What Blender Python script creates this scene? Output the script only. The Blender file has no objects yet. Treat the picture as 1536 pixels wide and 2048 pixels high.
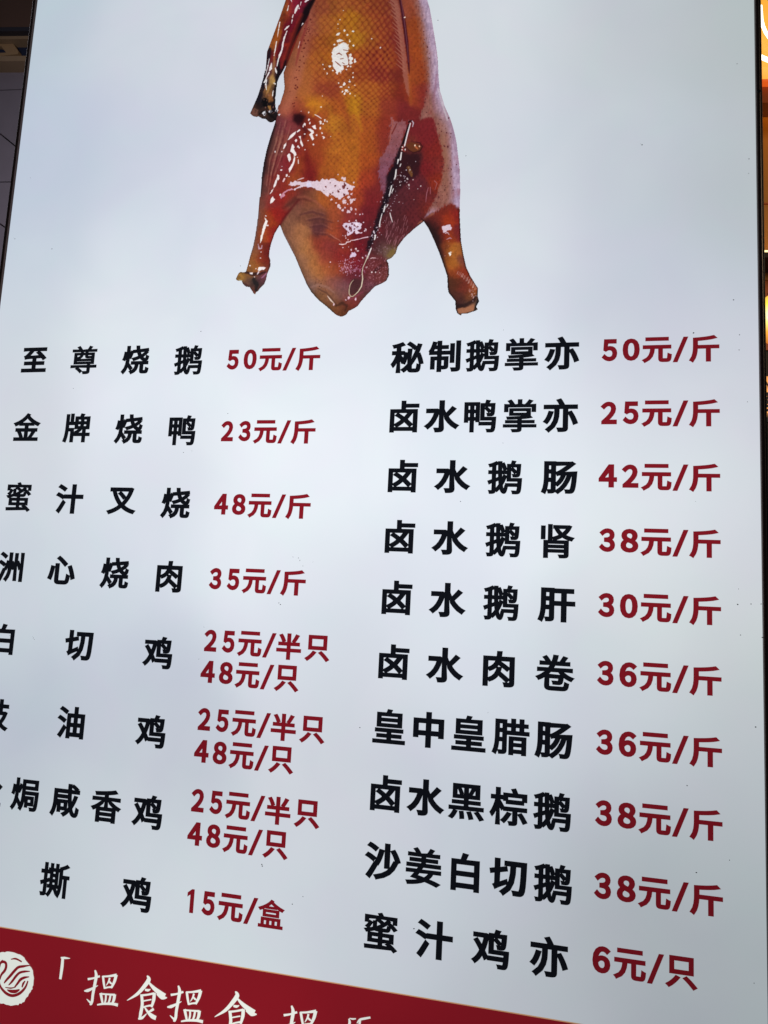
import bpy, math, random
import numpy as np

# ------------------------------------------------------------------ camera, light, exposure
scn = bpy.context.scene
COL = scn.collection
random.seed(5)
F = 1500.0                      # focal length in pixels of the 1536 x 2048 photograph
PITCH, YAW, ROLL = 0.129020, 0.225650, -0.051650
DIST = 1.058                    # camera to sign plane, metres
U = DIST / F                    # one layout unit of the sign, metres
CAM_H = 1.45


def rot(a, b, c):
    ca, sa = math.cos(a), math.sin(a); cb, sb = math.cos(b), math.sin(b); cc, sc = math.cos(c), math.sin(c)
    rx = np.array([[1, 0, 0], [0, ca, -sa], [0, sa, ca]])
    rz = np.array([[cb, -sb, 0], [sb, cb, 0], [0, 0, 1]])
    ry = np.array([[cc, 0, sc], [0, 1, 0], [-sc, 0, cc]])
    return rz @ rx @ ry


RM = rot(PITCH, YAW, ROLL)
from mathutils import Matrix
cd = bpy.data.cameras.new('camera'); cam = bpy.data.objects.new('camera', cd); COL.objects.link(cam)
cd.sensor_fit = 'VERTICAL'; cd.sensor_height = 36.0; cd.sensor_width = 27.0; cd.lens = 36.0 * F / 2048.0
cd.clip_start = 0.02; cd.clip_end = 200
m = np.eye(4); m[:3, 0] = RM[:, 0]; m[:3, 1] = RM[:, 2]; m[:3, 2] = -RM[:, 1]; m[:3, 3] = (0, -DIST, CAM_H)
cam.matrix_world = Matrix(m.tolist())
scn.camera = cam
scn.view_settings.view_transform = 'Standard'; scn.view_settings.look = 'None'
scn.view_settings.exposure = 0; scn.view_settings.gamma = 1
scn.render.engine = 'CYCLES'

w = bpy.data.worlds.new('World'); scn.world = w; w.use_nodes = True
bg = w.node_tree.nodes['Background']; bg.inputs[0].default_value = (0.75, 0.85, 1.0, 1); bg.inputs[1].default_value = 0.055


def lamp(name, loc, to, size, power, col):
    l = bpy.data.lights.new(name, 'AREA'); l.shape = 'SQUARE'; l.size = size; l.energy = power; l.color = col
    o = bpy.data.objects.new(name, l); COL.objects.link(o); o.location = loc
    from mathutils import Vector
    o.rotation_euler = (Vector(to) - Vector(loc)).to_track_quat('-Z', 'Y').to_euler()
    return o


lamp('wall_fill_light', (-2.6, 0.35, 3.4), (-1.6, 2.6, 2.4), 1.0, 38, (0.9, 0.9, 1.0))  # added fill behind the sign, no visible source; brightens only the left background
lamp('shop_light', (3.0, 1.2, 3.6), (2.2, 3.2, 2.0), 0.8, 46, (1.0, 0.76, 0.46))

# ------------------------------------------------------------------ helpers


def s2l(c):
    c = np.asarray(c, float) / 255.0
    return np.where(c <= 0.04045, c / 12.92, ((c + 0.055) / 1.055) ** 2.4)


def P(x, y):
    """photo measurement -> layout units (X, Z) on the sign face"""
    d = RM @ np.array([x - 768.0, F, 1024.0 - y])
    return d[0] / d[1] * F, d[2] / d[1] * F


def inv(X, Z):
    """layout units -> photo measurement (vectorised)"""
    d = np.stack([X, np.full_like(X, F), Z], -1) @ RM
    return 768.0 + F * d[..., 0] / d[..., 1], 1024.0 - F * d[..., 2] / d[..., 1]


def at(x, y, yy):
    """world point at depth yy (world Y) seen at a photo measurement"""
    d = RM @ np.array([x - 768.0, F, 1024.0 - y])
    k = (yy + DIST) / d[1]
    return (d[0] * k, yy, CAM_H + d[2] * k)


def obj(name, verts, faces, mat, parent=None, label=None, smooth=False):
    me = bpy.data.meshes.new(name); me.from_pydata([tuple(v) for v in verts], [], [tuple(f) for f in faces])
    me.materials.append(mat); me.update()
    if smooth:
        me.polygons.foreach_set('use_smooth', [True] * len(me.polygons))
    o = bpy.data.objects.new(name, me); COL.objects.link(o)
    if parent: o.parent = parent
    if label: o['label'] = label
    return o


def thing(name, label, cat, group=None):
    o = bpy.data.objects.new(name, None); COL.objects.link(o); o.empty_display_size = 0.05
    o['label'] = label; o['category'] = cat
    if group: o['group'] = group
    return o


def tag(o, label=None, cat=None, kind=None):
    if label: o['label'] = label
    if cat: o['category'] = cat
    if kind: o['kind'] = kind
    return o


def box(x0, x1, y0, y1, z0, z1, b=0.0):
    """box with optional chamfered vertical/horizontal front edges"""
    if b <= 0:
        v = [(x, y, z) for x in (x0, x1) for y in (y0, y1) for z in (z0, z1)]
        f = [(0, 1, 3, 2), (4, 6, 7, 5), (0, 4, 5, 1), (2, 3, 7, 6), (0, 2, 6, 4), (1, 5, 7, 3)]
        return v, f
    v = [(x0 + b, y0, z0 + b), (x1 - b, y0, z0 + b), (x1 - b, y0, z1 - b), (x0 + b, y0, z1 - b),
         (x0, y0 + b, z0), (x1, y0 + b, z0), (x1, y0 + b, z1), (x0, y0 + b, z1),
         (x0, y1, z0), (x1, y1, z0), (x1, y1, z1), (x0, y1, z1)]
    f = [(0, 1, 2, 3)]
    for i in range(4):
        j = (i + 1) % 4
        f.append((4 + i, 4 + j, j, i)); f.append((8 + i, 8 + j, 4 + j, 4 + i))
    f.append((11, 10, 9, 8))
    return v, f


def material(name, col, rough=0.5, metal=0.0, noise=0.0, nscale=30.0, bump=0.0, spec=0.5, emit=None, es=1.0):
    mt = bpy.data.materials.new(name); mt.use_nodes = True
    nt = mt.node_tree; b = nt.nodes['Principled BSDF']
    c = tuple(s2l(col)) + (1,)
    b.inputs['Base Color'].default_value = c
    b.inputs['Roughness'].default_value = rough; b.inputs['Metallic'].default_value = metal
    b.inputs['Specular IOR Level'].default_value = spec
    if emit is not None:
        b.inputs['Emission Color'].default_value = tuple(s2l(emit)) + (1,)
        b.inputs['Emission Strength'].default_value = es
    if noise or bump:
        tc = nt.nodes.new('ShaderNodeTexCoord'); n = nt.nodes.new('ShaderNodeTexNoise')
        n.inputs['Scale'].default_value = nscale; n.inputs['Detail'].default_value = 6
        nt.links.new(tc.outputs['Object'], n.inputs['Vector'])
        if noise:
            mx = nt.nodes.new('ShaderNodeMix'); mx.data_type = 'RGBA'
            mx.inputs[6].default_value = tuple(x * (1 - noise) for x in c[:3]) + (1,)
            mx.inputs[7].default_value = tuple(min(1, x * (1 + noise)) for x in c[:3]) + (1,)
            nt.links.new(n.outputs['Fac'], mx.inputs[0]); nt.links.new(mx.outputs[2], b.inputs['Base Color'])
        if bump:
            bp = nt.nodes.new('ShaderNodeBump'); bp.inputs['Strength'].default_value = bump; bp.inputs['Distance'].default_value = 0.002
            nt.links.new(n.outputs['Fac'], bp.inputs['Height']); nt.links.new(bp.outputs[0], b.inputs['Normal'])
    return mt


def print_material(name, ink=None, rough=0.35, mottle=0.05, specks=False):
    """translucent print lit from behind: transmitted colour = ink x backlight (vertex attribute 'backlight')"""
    mt = bpy.data.materials.new(name); mt.use_nodes = True
    nt = mt.node_tree; b = nt.nodes['Principled BSDF']; L = nt.links
    a = nt.nodes.new('ShaderNodeAttribute'); a.attribute_name = 'backlight_vignette'
    col = a.outputs['Color']
    tc = nt.nodes.new('ShaderNodeTexCoord')

    def mul(c0, c1, fac=1.0):
        mx = nt.nodes.new('ShaderNodeMix'); mx.data_type = 'RGBA'; mx.blend_type = 'MULTIPLY'; mx.inputs[0].default_value = fac
        L.new(c0, mx.inputs[6])
        if isinstance(c1, tuple): mx.inputs[7].default_value = c1
        else: L.new(c1, mx.inputs[7])
        return mx.outputs[2]
    if ink is not None:
        col = mul(col, tuple(s2l(ink)) + (1,))
    else:
        a2 = nt.nodes.new('ShaderNodeAttribute'); a2.attribute_name = 'ink'
        col = mul(col, a2.outputs['Color'])
    if mottle:
        for sc, k, t in ((5.5, mottle, 0), (11.0, mottle * 0.6, 1)):
            n = nt.nodes.new('ShaderNodeTexNoise'); n.inputs['Scale'].default_value = sc; n.inputs['Detail'].default_value = 2.5
            n.inputs['Distortion'].default_value = 0.6
            L.new(tc.outputs['Object'], n.inputs['Vector'])
            r = nt.nodes.new('ShaderNodeValToRGB'); r.color_ramp.elements[0].position = 0.3; r.color_ramp.elements[1].position = 0.7
            lo, hi = 1 - k * .5, 1 + k * .5
            if t == 0:
                r.color_ramp.elements[0].color = (lo, lo, lo * 1.02, 1); r.color_ramp.elements[1].color = (hi, hi, hi, 1)
            else:   # slight violet / green casts between the diodes
                r.color_ramp.elements[0].color = (1, 1 - k * .7, 1, 1); r.color_ramp.elements[1].color = (1 - k * .7, 1, 1 - k * .2, 1)
            L.new(n.outputs['Fac'], r.inputs[0]); col = mul(col, r.outputs[0])
    b.inputs['Base Color'].default_value = (0.02, 0.02, 0.022, 1)
    b.inputs['Roughness'].default_value = rough
    b.inputs['Specular IOR Level'].default_value = 0.35
    L.new(col, b.inputs['Emission Color']); b.inputs['Emission Strength'].default_value = 1.0
    # very slight sag of the stretched film
    n = nt.nodes.new('ShaderNodeTexNoise'); n.inputs['Scale'].default_value = 6; n.inputs['Detail'].default_value = 1
    L.new(tc.outputs['Object'], n.inputs['Vector'])
    bp = nt.nodes.new('ShaderNodeBump'); bp.inputs['Strength'].default_value = 0.15; bp.inputs['Distance'].default_value = 0.01
    L.new(n.outputs['Fac'], bp.inputs['Height']); L.new(bp.outputs[0], b.inputs['Normal'])
    return mt


# ------------------------------------------------------------------ backlight of the sign (uneven diode brightness, with view-angle darkening painted in)
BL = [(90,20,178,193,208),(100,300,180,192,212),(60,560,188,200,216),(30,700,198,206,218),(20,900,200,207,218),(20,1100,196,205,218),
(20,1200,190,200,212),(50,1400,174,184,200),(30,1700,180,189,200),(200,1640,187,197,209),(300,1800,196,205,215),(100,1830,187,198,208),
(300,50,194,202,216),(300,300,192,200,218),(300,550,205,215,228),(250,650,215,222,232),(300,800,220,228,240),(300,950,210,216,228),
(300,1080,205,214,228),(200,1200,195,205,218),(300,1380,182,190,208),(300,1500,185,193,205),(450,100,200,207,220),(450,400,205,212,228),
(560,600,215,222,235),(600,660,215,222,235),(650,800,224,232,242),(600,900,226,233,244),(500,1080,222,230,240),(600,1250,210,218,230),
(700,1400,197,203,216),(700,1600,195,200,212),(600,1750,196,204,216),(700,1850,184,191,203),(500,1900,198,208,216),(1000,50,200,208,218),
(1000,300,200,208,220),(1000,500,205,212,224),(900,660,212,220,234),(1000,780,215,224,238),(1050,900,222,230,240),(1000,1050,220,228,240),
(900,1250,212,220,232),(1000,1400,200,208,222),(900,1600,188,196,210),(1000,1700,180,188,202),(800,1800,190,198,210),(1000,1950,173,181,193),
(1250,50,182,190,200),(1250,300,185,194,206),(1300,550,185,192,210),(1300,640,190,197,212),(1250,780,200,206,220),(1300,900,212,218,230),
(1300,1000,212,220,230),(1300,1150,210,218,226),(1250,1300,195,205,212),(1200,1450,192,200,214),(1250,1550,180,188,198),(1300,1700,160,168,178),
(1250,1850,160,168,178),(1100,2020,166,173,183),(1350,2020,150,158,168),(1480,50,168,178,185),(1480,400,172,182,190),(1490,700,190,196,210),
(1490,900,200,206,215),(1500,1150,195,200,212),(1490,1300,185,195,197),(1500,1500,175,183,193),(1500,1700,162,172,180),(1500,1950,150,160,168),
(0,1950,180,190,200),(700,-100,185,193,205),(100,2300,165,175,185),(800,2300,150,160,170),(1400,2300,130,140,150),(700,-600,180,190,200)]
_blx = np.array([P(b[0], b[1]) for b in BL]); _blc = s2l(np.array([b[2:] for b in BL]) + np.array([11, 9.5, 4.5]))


def backlight_vignette(X, Z):
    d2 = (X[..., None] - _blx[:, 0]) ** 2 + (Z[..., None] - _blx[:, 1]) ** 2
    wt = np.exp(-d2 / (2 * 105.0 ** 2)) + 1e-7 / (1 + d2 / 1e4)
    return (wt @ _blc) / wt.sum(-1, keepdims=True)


def set_attr(me, name, cols):
    at_ = me.attributes.new(name, 'FLOAT_COLOR', 'POINT')
    c = np.ones((len(me.vertices), 4), np.float32); c[:, :3] = cols
    at_.data.foreach_set('color', c.ravel())


def give_backlight_vignette(o, rel=False):
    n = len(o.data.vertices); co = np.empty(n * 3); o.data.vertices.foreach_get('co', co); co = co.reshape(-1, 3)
    c = backlight_vignette(co[:, 0] / U, (co[:, 2] - CAM_H) / U)
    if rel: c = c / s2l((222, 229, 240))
    set_attr(o.data, 'backlight_vignette', c)


# ------------------------------------------------------------------ the sign
XL, XR, ZRED, ZTOP, ZBOT = -1332.5, 373.8, -717.2, 1980.0, -1880.0
sign = thing('menu_light_box', 'tall backlit shop menu with roast goose picture, black dish names and dark red prices', 'menu sign')
M_panel = print_material('backlit_white_film', ink=(255, 255, 255), mottle=0.05)
M_print = print_material('backlit_picture_print', ink=None, mottle=0.0, rough=0.4)
M_black = print_material('black_ink', ink=(12, 14, 21), mottle=0.0)
M_redtx = print_material('dark_red_ink', ink=(128, 20, 33), mottle=0.0)
M_red = print_material('red_band_ink', ink=(140, 24, 36), mottle=0.06)
M_white = print_material('white_ink', ink=(250, 252, 250), mottle=0.0)
M_tan = print_material('tan_ink', ink=(214, 160, 120), mottle=0.0)
M_frame = material('brown_anodised_frame', (74, 48, 40), 0.42, 0.5, 0.25, 60, 0.1)
M_frame2 = material('black_frame_gasket', (14, 12, 12), 0.6)
M_steel = material('light_box_back_steel', (120, 120, 122), 0.5, 0.4)


def W(X, Z, y=0.0):
    return (X * U, y, CAM_H + Z * U)


def grid_sheet(name, x0, x1, z0, z1, nx, nz, y, mat, parent):
    xs = np.linspace(x0, x1, nx + 1); zs = np.linspace(z0, z1, nz + 1)
    v = [W(x, z, y) for z in zs for x in xs]
    f = [(j * (nx + 1) + i, j * (nx + 1) + i + 1, (j + 1) * (nx + 1) + i + 1, (j + 1) * (nx + 1) + i) for j in range(nz) for i in range(nx)]
    return obj(name, v, f, mat, parent)


panel = grid_sheet('lit_panel', XL, XR, ZRED, ZTOP, 60, 80, 0.0, M_panel, sign); give_backlight_vignette(panel)
band = grid_sheet('red_band', XL, XR, ZBOT, ZRED, 60, 40, 0.0, M_red, sign); give_backlight_vignette(band, True)
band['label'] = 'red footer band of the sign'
bl = grid_sheet('border_line', XL, XR, ZRED - 1.2, ZRED + 0.8, 60, 1, -0.0004, M_tan, sign); give_backlight_vignette(bl, True)


def layer(verts2, faces, name, mat, y=-0.0006, parent=sign, rel=True, label=None):
    o = obj(name, [W(x, z, y) for x, z in verts2], faces, mat, parent, label); give_backlight_vignette(o, rel); return o


# frame: four profiles, each a brown lip with a black gasket step outside it
def profile(x0, x1, z0, z1):
    v, f = box(x0 * U, x1 * U, -0.006, 0.075, CAM_H + z0 * U, CAM_H + z1 * U, 0.0012)
    return obj('frame_profile', v, f, M_frame, sign)


FW = 8.0
profile(XL - FW, XL - .3, ZBOT, ZTOP); profile(XR + .3, XR + FW, ZBOT, ZTOP)
profile(XL - FW, XR + FW, ZTOP + .3, ZTOP + FW); profile(XL - FW, XR + FW, ZBOT - FW, ZBOT - .3)
for (a, b_) in ((XL - FW - 5, XL - FW - .2), (XR + FW + .2, XR + FW + 6)):
    v, f = box(a * U, b_ * U, 0.002, 0.07, CAM_H + (ZBOT - FW) * U, CAM_H + (ZTOP + FW) * U, 0.0008)
    obj('edge_gasket', v, f, M_frame2, sign)
# grime specks and a couple of faint rub marks on the film
rs = random.Random(8); V, Fc = [], []
SPK = [(1474, 128, 1.1), (1284, 290, 1.3), (1281, 288, .7), (147, 777, 1.0), (367, 905, .8), (597, 1116, .8), (600, 1121, 1.1), (606, 1132, .8), (626, 1124, .7), (558, 1206, 1.1), (561, 1209, 1.1), (921, 1003, 1.0),
       (104, 498, 1.3), (61, 356, .7), (30, 478, .9), (27, 476, .6), (67, 1276, .9), (69, 1279, .8), (66, 1273, .6), (20, 1271, .6), (19, 1417, .8), (586, 1114, .6), (720, 1455, .9), (1387, 666, 1.3), (1391, 1003, .7), (1478, 700, .8),
       (1467, 600, 1.0), (1479, 670, .9), (1495, 804, .7), (1498, 318, .9), (1497, 347, .7), (876, 41, 1.2), (932, 312, 1.0), (1522, 1208, .9), (1524, 1275, 1.0), (1481, 1270, .8), (1511, 1454, 1.0), (1374, 1571, 1.1), (1393, 1745, 1.0),
       (524, 1729, 1.4), (525, 1732, 1.2), (585, 1808, .9), (606, 1793, .8), (828, 1857, 1.2), (976, 1425, .8), (384, 902, .5), (456, 827, .8), (1006, 886, .7), (1508, 1966, 1.0), (1459, 1720, 1.0), (481, 532, .9), (408, 1254, .8), (398, 1318, .6),
       (1475, 1209, 1.4), (1502, 1208, 1.0), (1477, 1178, .7), (1311, 1368, .6), (402, 663, .9), (1007, 660, .6)]
for px, py, r_ in SPK:
    X0, Z0 = P(px, py); n0 = len(V); a0 = rs.uniform(.6, 1.6)
    for i in range(7):
        t = i * 2 * math.pi / 7; k = r_ * rs.uniform(.7, 1.3) * .95
        V.append(W(X0 + k * a0 * math.cos(t), Z0 + k * math.sin(t), -0.0004))
    Fc.append(tuple(range(n0, n0 + 7)))
M_grime = material('dark_grime', (96, 98, 104), .8)
sp = obj('grime_specks', V, Fc, M_grime, sign); sp['kind'] = 'stuff'
v, f = box((XL - 3) * U, (XR + 3) * U, 0.0755, 0.08, CAM_H + ZBOT * U, CAM_H + ZTOP * U)
obj('back_plate', v, f, M_steel, sign)
# small screw heads on the frame
for zz in (1060, -520):
    for xx in (XR + FW / 2,):
        n = 10
        vv = [(xx * U + 0.0024 * math.cos(i * 2 * math.pi / n), -0.0062 - k * 0.0008, CAM_H + zz * U + 0.0024 * math.sin(i * 2 * math.pi / n)) for k in (0, 1) for i in range(n)]
        ff = [tuple(range(n, 2 * n))] + [(i, (i + 1) % n, n + (i + 1) % n, n + i) for i in range(n)]
        obj('screw_head', vv, ff, M_frame2, sign)

# ------------------------------------------------------------------ lettering
_gc = {}
FULL = {c: chr(0xFF10 + int(c)) for c in '02345689'}


def outline(ch, off):
    """emboldened outline loops of one character"""
    c = bpy.data.curves.new('t', 'FONT'); c.body = FULL.get(ch, ch); c.size = 1; c.resolution_u = 4; c.offset = off
    c.fill_mode = 'NONE'
    o = bpy.data.objects.new('t', c); COL.objects.link(o)
    bpy.context.view_layer.update()
    ev = o.evaluated_get(bpy.context.evaluated_depsgraph_get()); me = ev.to_mesh()
    v = np.array([q.co[:2] for q in me.vertices]); e = [tuple(q.vertices) for q in me.edges]
    ev.to_mesh_clear(); bpy.data.objects.remove(o); bpy.data.curves.remove(c)
    return v, e


def winding(p, A, B):
    """signed winding number of directed edges A->B round the points p"""
    w_ = np.zeros(len(p), int)
    x, y = p[:, 0][:, None], p[:, 1][:, None]
    up = (A[:, 1] <= y) & (B[:, 1] > y); dn = (A[:, 1] > y) & (B[:, 1] <= y)
    cr = (B[:, 0] - A[:, 0]) * (y - A[:, 1]) - (x - A[:, 0]) * (B[:, 1] - A[:, 1])
    return (up & (cr > 0)).sum(1) - (dn & (cr < 0)).sum(1)


def _area(q):
    n = np.roll(q, -1, 0); return float((q[:, 0] * n[:, 1] - n[:, 0] * q[:, 1]).sum()) / 2


AX = (1.08, .86)      # uprights are heavier than level strokes, as in the sign's typeface


def fatten(q, off):
    """mitred outward offset of a loop whose solid side is on its left"""
    e0 = q - np.roll(q, 1, 0); e1 = np.roll(q, -1, 0) - q
    e0 /= np.maximum(np.linalg.norm(e0, axis=1), 1e-9)[:, None]; e1 /= np.maximum(np.linalg.norm(e1, axis=1), 1e-9)[:, None]
    n0 = np.stack([e0[:, 1], -e0[:, 0]], 1); n1 = np.stack([e1[:, 1], -e1[:, 0]], 1)
    b_ = n0 + n1; l = np.linalg.norm(b_, axis=1); b_ /= np.maximum(l, 1e-6)[:, None]
    k = np.minimum(1 / np.maximum((b_ * n1).sum(1), 1e-3), 1.6)
    return q + b_ * k[:, None] * np.array([off * AX[0], off * AX[1]])


def glyph(ch, off):
    from mathutils import Vector
    from mathutils.geometry import delaunay_2d_cdt
    k = (ch, round(off, 4))
    if k not in _gc:
        if ch == '/':
            v = np.array([(0, 0), (.31, 0), (1, 1), (.69, 1)]) - .5
            _gc[k] = (v, [(0, 1, 2, 3)]); return _gc[k]
        if ch == '1':
            v = np.array([(.42, 0), (1, 0), (1, 1), (.62, 1), (.0, .84), (.0, .66), (.42, .76)]) - .5
            _gc[k] = (v, [(0, 1, 2, 3, 6), (3, 4, 5, 6)]); return _gc[k]
        v, e = outline(ch, off)
        loops = sorted({(min(q), max(q)) for q in e if abs(q[0] - q[1]) > 1})     # vertices of a loop are consecutive
        tot = sum(_area(v[i:j + 1]) for i, j in loops); sg = 1 if tot > 0 else -1
        v = v.copy(); dirs = []
        for i, j in loops:
            v[i:j + 1] = fatten(v[i:j + 1][::sg].copy(), off)
            dirs += [(q, q + 1) for q in range(i, j)] + [(j, i)]
        A = v[[d[0] for d in dirs]]; B = v[[d[1] for d in dirs]]
        ov, oe, of, *_ = delaunay_2d_cdt([Vector(q) for q in v], [tuple(d) for d in dirs], [], 0, 1e-6)
        ov = np.array([tuple(q) for q in ov]); cen = np.array([ov[list(q)].mean(0) for q in of])
        w_ = winding(cen, A, B)
        f = [tuple(q) for q, ww in zip(of, w_) if ww > 0]
        used = sorted({i for q in f for i in q}); mp = {i: n for n, i in enumerate(used)}
        v = ov[used]; f = [tuple(mp[i] for i in q) for q in f]
        lo, hi = v.min(0), v.max(0)
        _gc[k] = ((v - (lo + hi) / 2) / (hi - lo), f)
        _gc[k + ('s',)] = (hi - lo) - 2 * off
    return _gc[k]


DENSE = {'亦': .036, '肝': .037, '肠': .036, '肉': .036, '卤': .035, '白': .038, '叉': .039, '卷': .033, '鹅': .029, '尊': .026, '蜜': .028, '掌': .026, '烧': .034, '鸭': .031, '牌': .034, '焗': .032, '黑': .029, '棕': .032, '腊': .030,
         '撕': .029, '鸡': .035, '皇': .030, '肾': .029, '姜': .029, '盐': .031, '香': .033, '咸': .034, '秘': .038, '制': .035, '盒': .030,
         '豉': .034, '至': .042, '油': .037, '洲': .035, '金': .035}


def put(ch, cx, cz, em=75.5, size=None, off=None):
    off = DENSE.get(ch, .041) if off is None else off
    v, f = glyph(ch, off)
    if size is None:
        sz = _gc[(ch, round(off, 4), 's')]; size = (sz[0] * em, sz[1] * em)
    return np.stack([cx + v[:, 0] * size[0], cz + v[:, 1] * size[1]], 1), f


def item(name, mat, chars, label=None):
    V, Fc = [], []
    for args in chars:
        v, f = put(*args)
        n = sum(len(x) for x in V)
        V.append(v); Fc += [tuple(i + n for i in q) for q in f]
    return layer(np.concatenate(V), Fc, name, mat)


def dish(text, xs, zs, em=75.5):
    n = len(text)
    item('dish_name', M_black, [(ch, xs[i], zs[0] + (zs[1] - zs[0]) * i / (n - 1), em) for i, ch in enumerate(text)])


X4 = (-1218, -1084, -950, -817); X3 = (-1214, -1021.5, -828.5); X5 = (-1208, -1116, -1016, -917, -820)
for t, xs, zs in (('至尊烧鹅', X4, (547, 537)), ('金牌烧鸭', X4, (383, 374)), ('蜜汁叉烧', X4, (216, 209)), ('洲心烧肉', X4, (53, 47)),
                  ('白切鸡', X3, (-111, -117)), ('豉油鸡', X3, (-278, -282)), ('盐焗咸香鸡', X5, (-440, -446)), ('手撕鸡', X3, (-605, -610))):
    dish(t, xs, zs)
Y5 = (-311, -232, -153, -73, 7); Y4 = (-308, -205, -99.5, 7)
for k, t in enumerate(('秘制鹅掌亦', '卤水鸭掌亦', '卤水鹅肠', '卤水鹅肾', '卤水鹅肝', '卤水肉卷', '皇中皇腊肠', '卤水黑棕鹅', '沙姜白切鹅', '蜜汁鸡亦')):
    z = (531, 402, 275.5, 149.5, 25, -103, -229.5, -357.5, -485, -613)[k]
    xs = Y5 if len(t) == 5 else Y4
    if k == 8: xs = (-311, -230.5, -150.5, -70.5, 11)
    dish(t, xs, (z, z))


DW = {'0': 32.6, '2': 31.4, '3': 30.2, '4': 34.6, '5': 30, '6': 32, '8': 33, '1': 16}


def price(text, x0, z, wide=1.0):
    """x0: centre of the first digit"""
    x = x0; chars = []
    first = True; prev = None
    adv = {('d', 'd'): 41.3, ('d', 'y'): 48, ('y', 's'): 44, ('s', 'c'): 43, ('c', 'c'): 62}
    kind = {'元': 'y', '/': 's'}
    for ch in text:
        k = 'd' if ch.isdigit() else kind.get(ch, 'c')
        if prev: x += adv[(prev, k)]
        if k == 'd': chars.append((ch, x + (2 if ch == '1' else 0), z + 2, 65, (DW[ch] * wide, 46), .056))
        elif k == 'y': chars.append((ch, x, z, 62.5, (56.5 * (wide * .5 + .5), 53), .039))
        elif k == 's': chars.append((ch, x, z, 74, (29, 51.5)))
        else: chars.append((ch, x, z, 61.5, {'斤': (55.7, 55.3), '半': (54.5, 54.3), '只': (54.5, 53.8), '盒': (57, 54)}[ch], .028 if ch == '盒' else .039))
        prev = k
    item('price', M_redtx, chars)


for t, z in (('50元/斤', 533), ('23元/斤', 369.7), ('48元/斤', 207), ('35元/斤', 45), ('25元/半只', -86.5), ('48元/只', -151.5), ('25元/半只', -249.5),
             ('48元/只', -314.5), ('25元/半只', -413.5), ('48元/只', -479.5), ('15元/盒', -610)):
    price(t, -708, z, 0.95)
for t, z in zip(('50元/斤', '25元/斤', '42元/斤', '38元/斤', '30元/斤', '36元/斤', '36元/斤', '38元/斤', '38元/斤', '6元/只'),
                (533, 404.5, 278.4, 152.5, 28, -99.6, -226, -353, -480, -606)):
    price(t, 99.5, z)
#<GOOSE>
# ------------------------------------------------------------------ the roast goose picture (a flat print, painted point by point)
rng = np.random.default_rng(11)


def poly_sd(x, y, pts):
    """signed distance to a closed polygon, positive inside"""
    q = np.array(pts, float); n = np.roll(q, -1, 0)
    d = np.full(x.shape, 1e9); ins = np.zeros(x.shape, bool)
    for (ax, ay), (bx, by) in zip(q, n):
        ex, ey = bx - ax, by - ay; t = np.clip(((x - ax) * ex + (y - ay) * ey) / (ex * ex + ey * ey + 1e-9), 0, 1)
        d = np.minimum(d, (x - ax - t * ex) ** 2 + (y - ay - t * ey) ** 2)
        c = (ay > y) != (by > y)
        ins ^= c & (x < (bx - ax) * (y - ay) / (by - ay + 1e-12) + ax)
    d = np.sqrt(d)
    return np.where(ins, d, -d)


def line_d(x, y, pts, w0):
    """distance to a polyline minus its varying half width (positive inside)"""
    q = np.array(pts, float); ws = np.broadcast_to(np.array(w0, float), (len(q),)) if np.ndim(w0) == 0 else np.interp(np.linspace(0, 1, len(q)), np.linspace(0, 1, len(w0)), w0)
    best = np.full(x.shape, -1e9)
    for i in range(len(q) - 1):
        ax, ay = q[i]; ex, ey = q[i + 1] - q[i]
        t = np.clip(((x - ax) * ex + (y - ay) * ey) / (ex * ex + ey * ey + 1e-9), 0, 1)
        d = np.hypot(x - ax - t * ex, y - ay - t * ey)
        best = np.maximum(best, (ws[i] + (ws[i + 1] - ws[i]) * t) / 2 - d)
    return best


def sm(v, a, b_):
    t = np.clip((v - a) / (b_ - a), 0, 1); return t * t * (3 - 2 * t)


_perm = rng.random((256, 256))


def vnoise(x, y, s, k=0):
    x = x / s + k * 17.3; y = y / s + k * 31.7
    xi, yi = np.floor(x).astype(int), np.floor(y).astype(int); fx, fy = x - xi, y - yi
    fx, fy = fx * fx * (3 - 2 * fx), fy * fy * (3 - 2 * fy)
    g = lambda a, b_: _perm[a & 255, b_ & 255]
    return ((g(xi, yi) * (1 - fx) + g(xi + 1, yi) * fx) * (1 - fy) + (g(xi, yi + 1) * (1 - fx) + g(xi + 1, yi + 1) * fx) * fy) * 2 - 1


def fbm(x, y, s, k=0):
    return vnoise(x, y, s, k) * .55 + vnoise(x, y, s / 2, k + 1) * .3 + vnoise(x, y, s / 4, k + 2) * .15


def Z(ox, oy, s, *uv):
    """a list of close-up readings (u, v) at s pixels per photo pixel -> photo measurements"""
    return [(ox + uv[i] / s, oy + uv[i + 1] / s) for i in range(0, len(uv), 2)]


def Z3(ox, oy, s, *uvr):
    return [(ox + uvr[i] / s, oy + uvr[i + 1] / s, uvr[i + 2]) for i in range(0, len(uvr), 3)]


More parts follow.
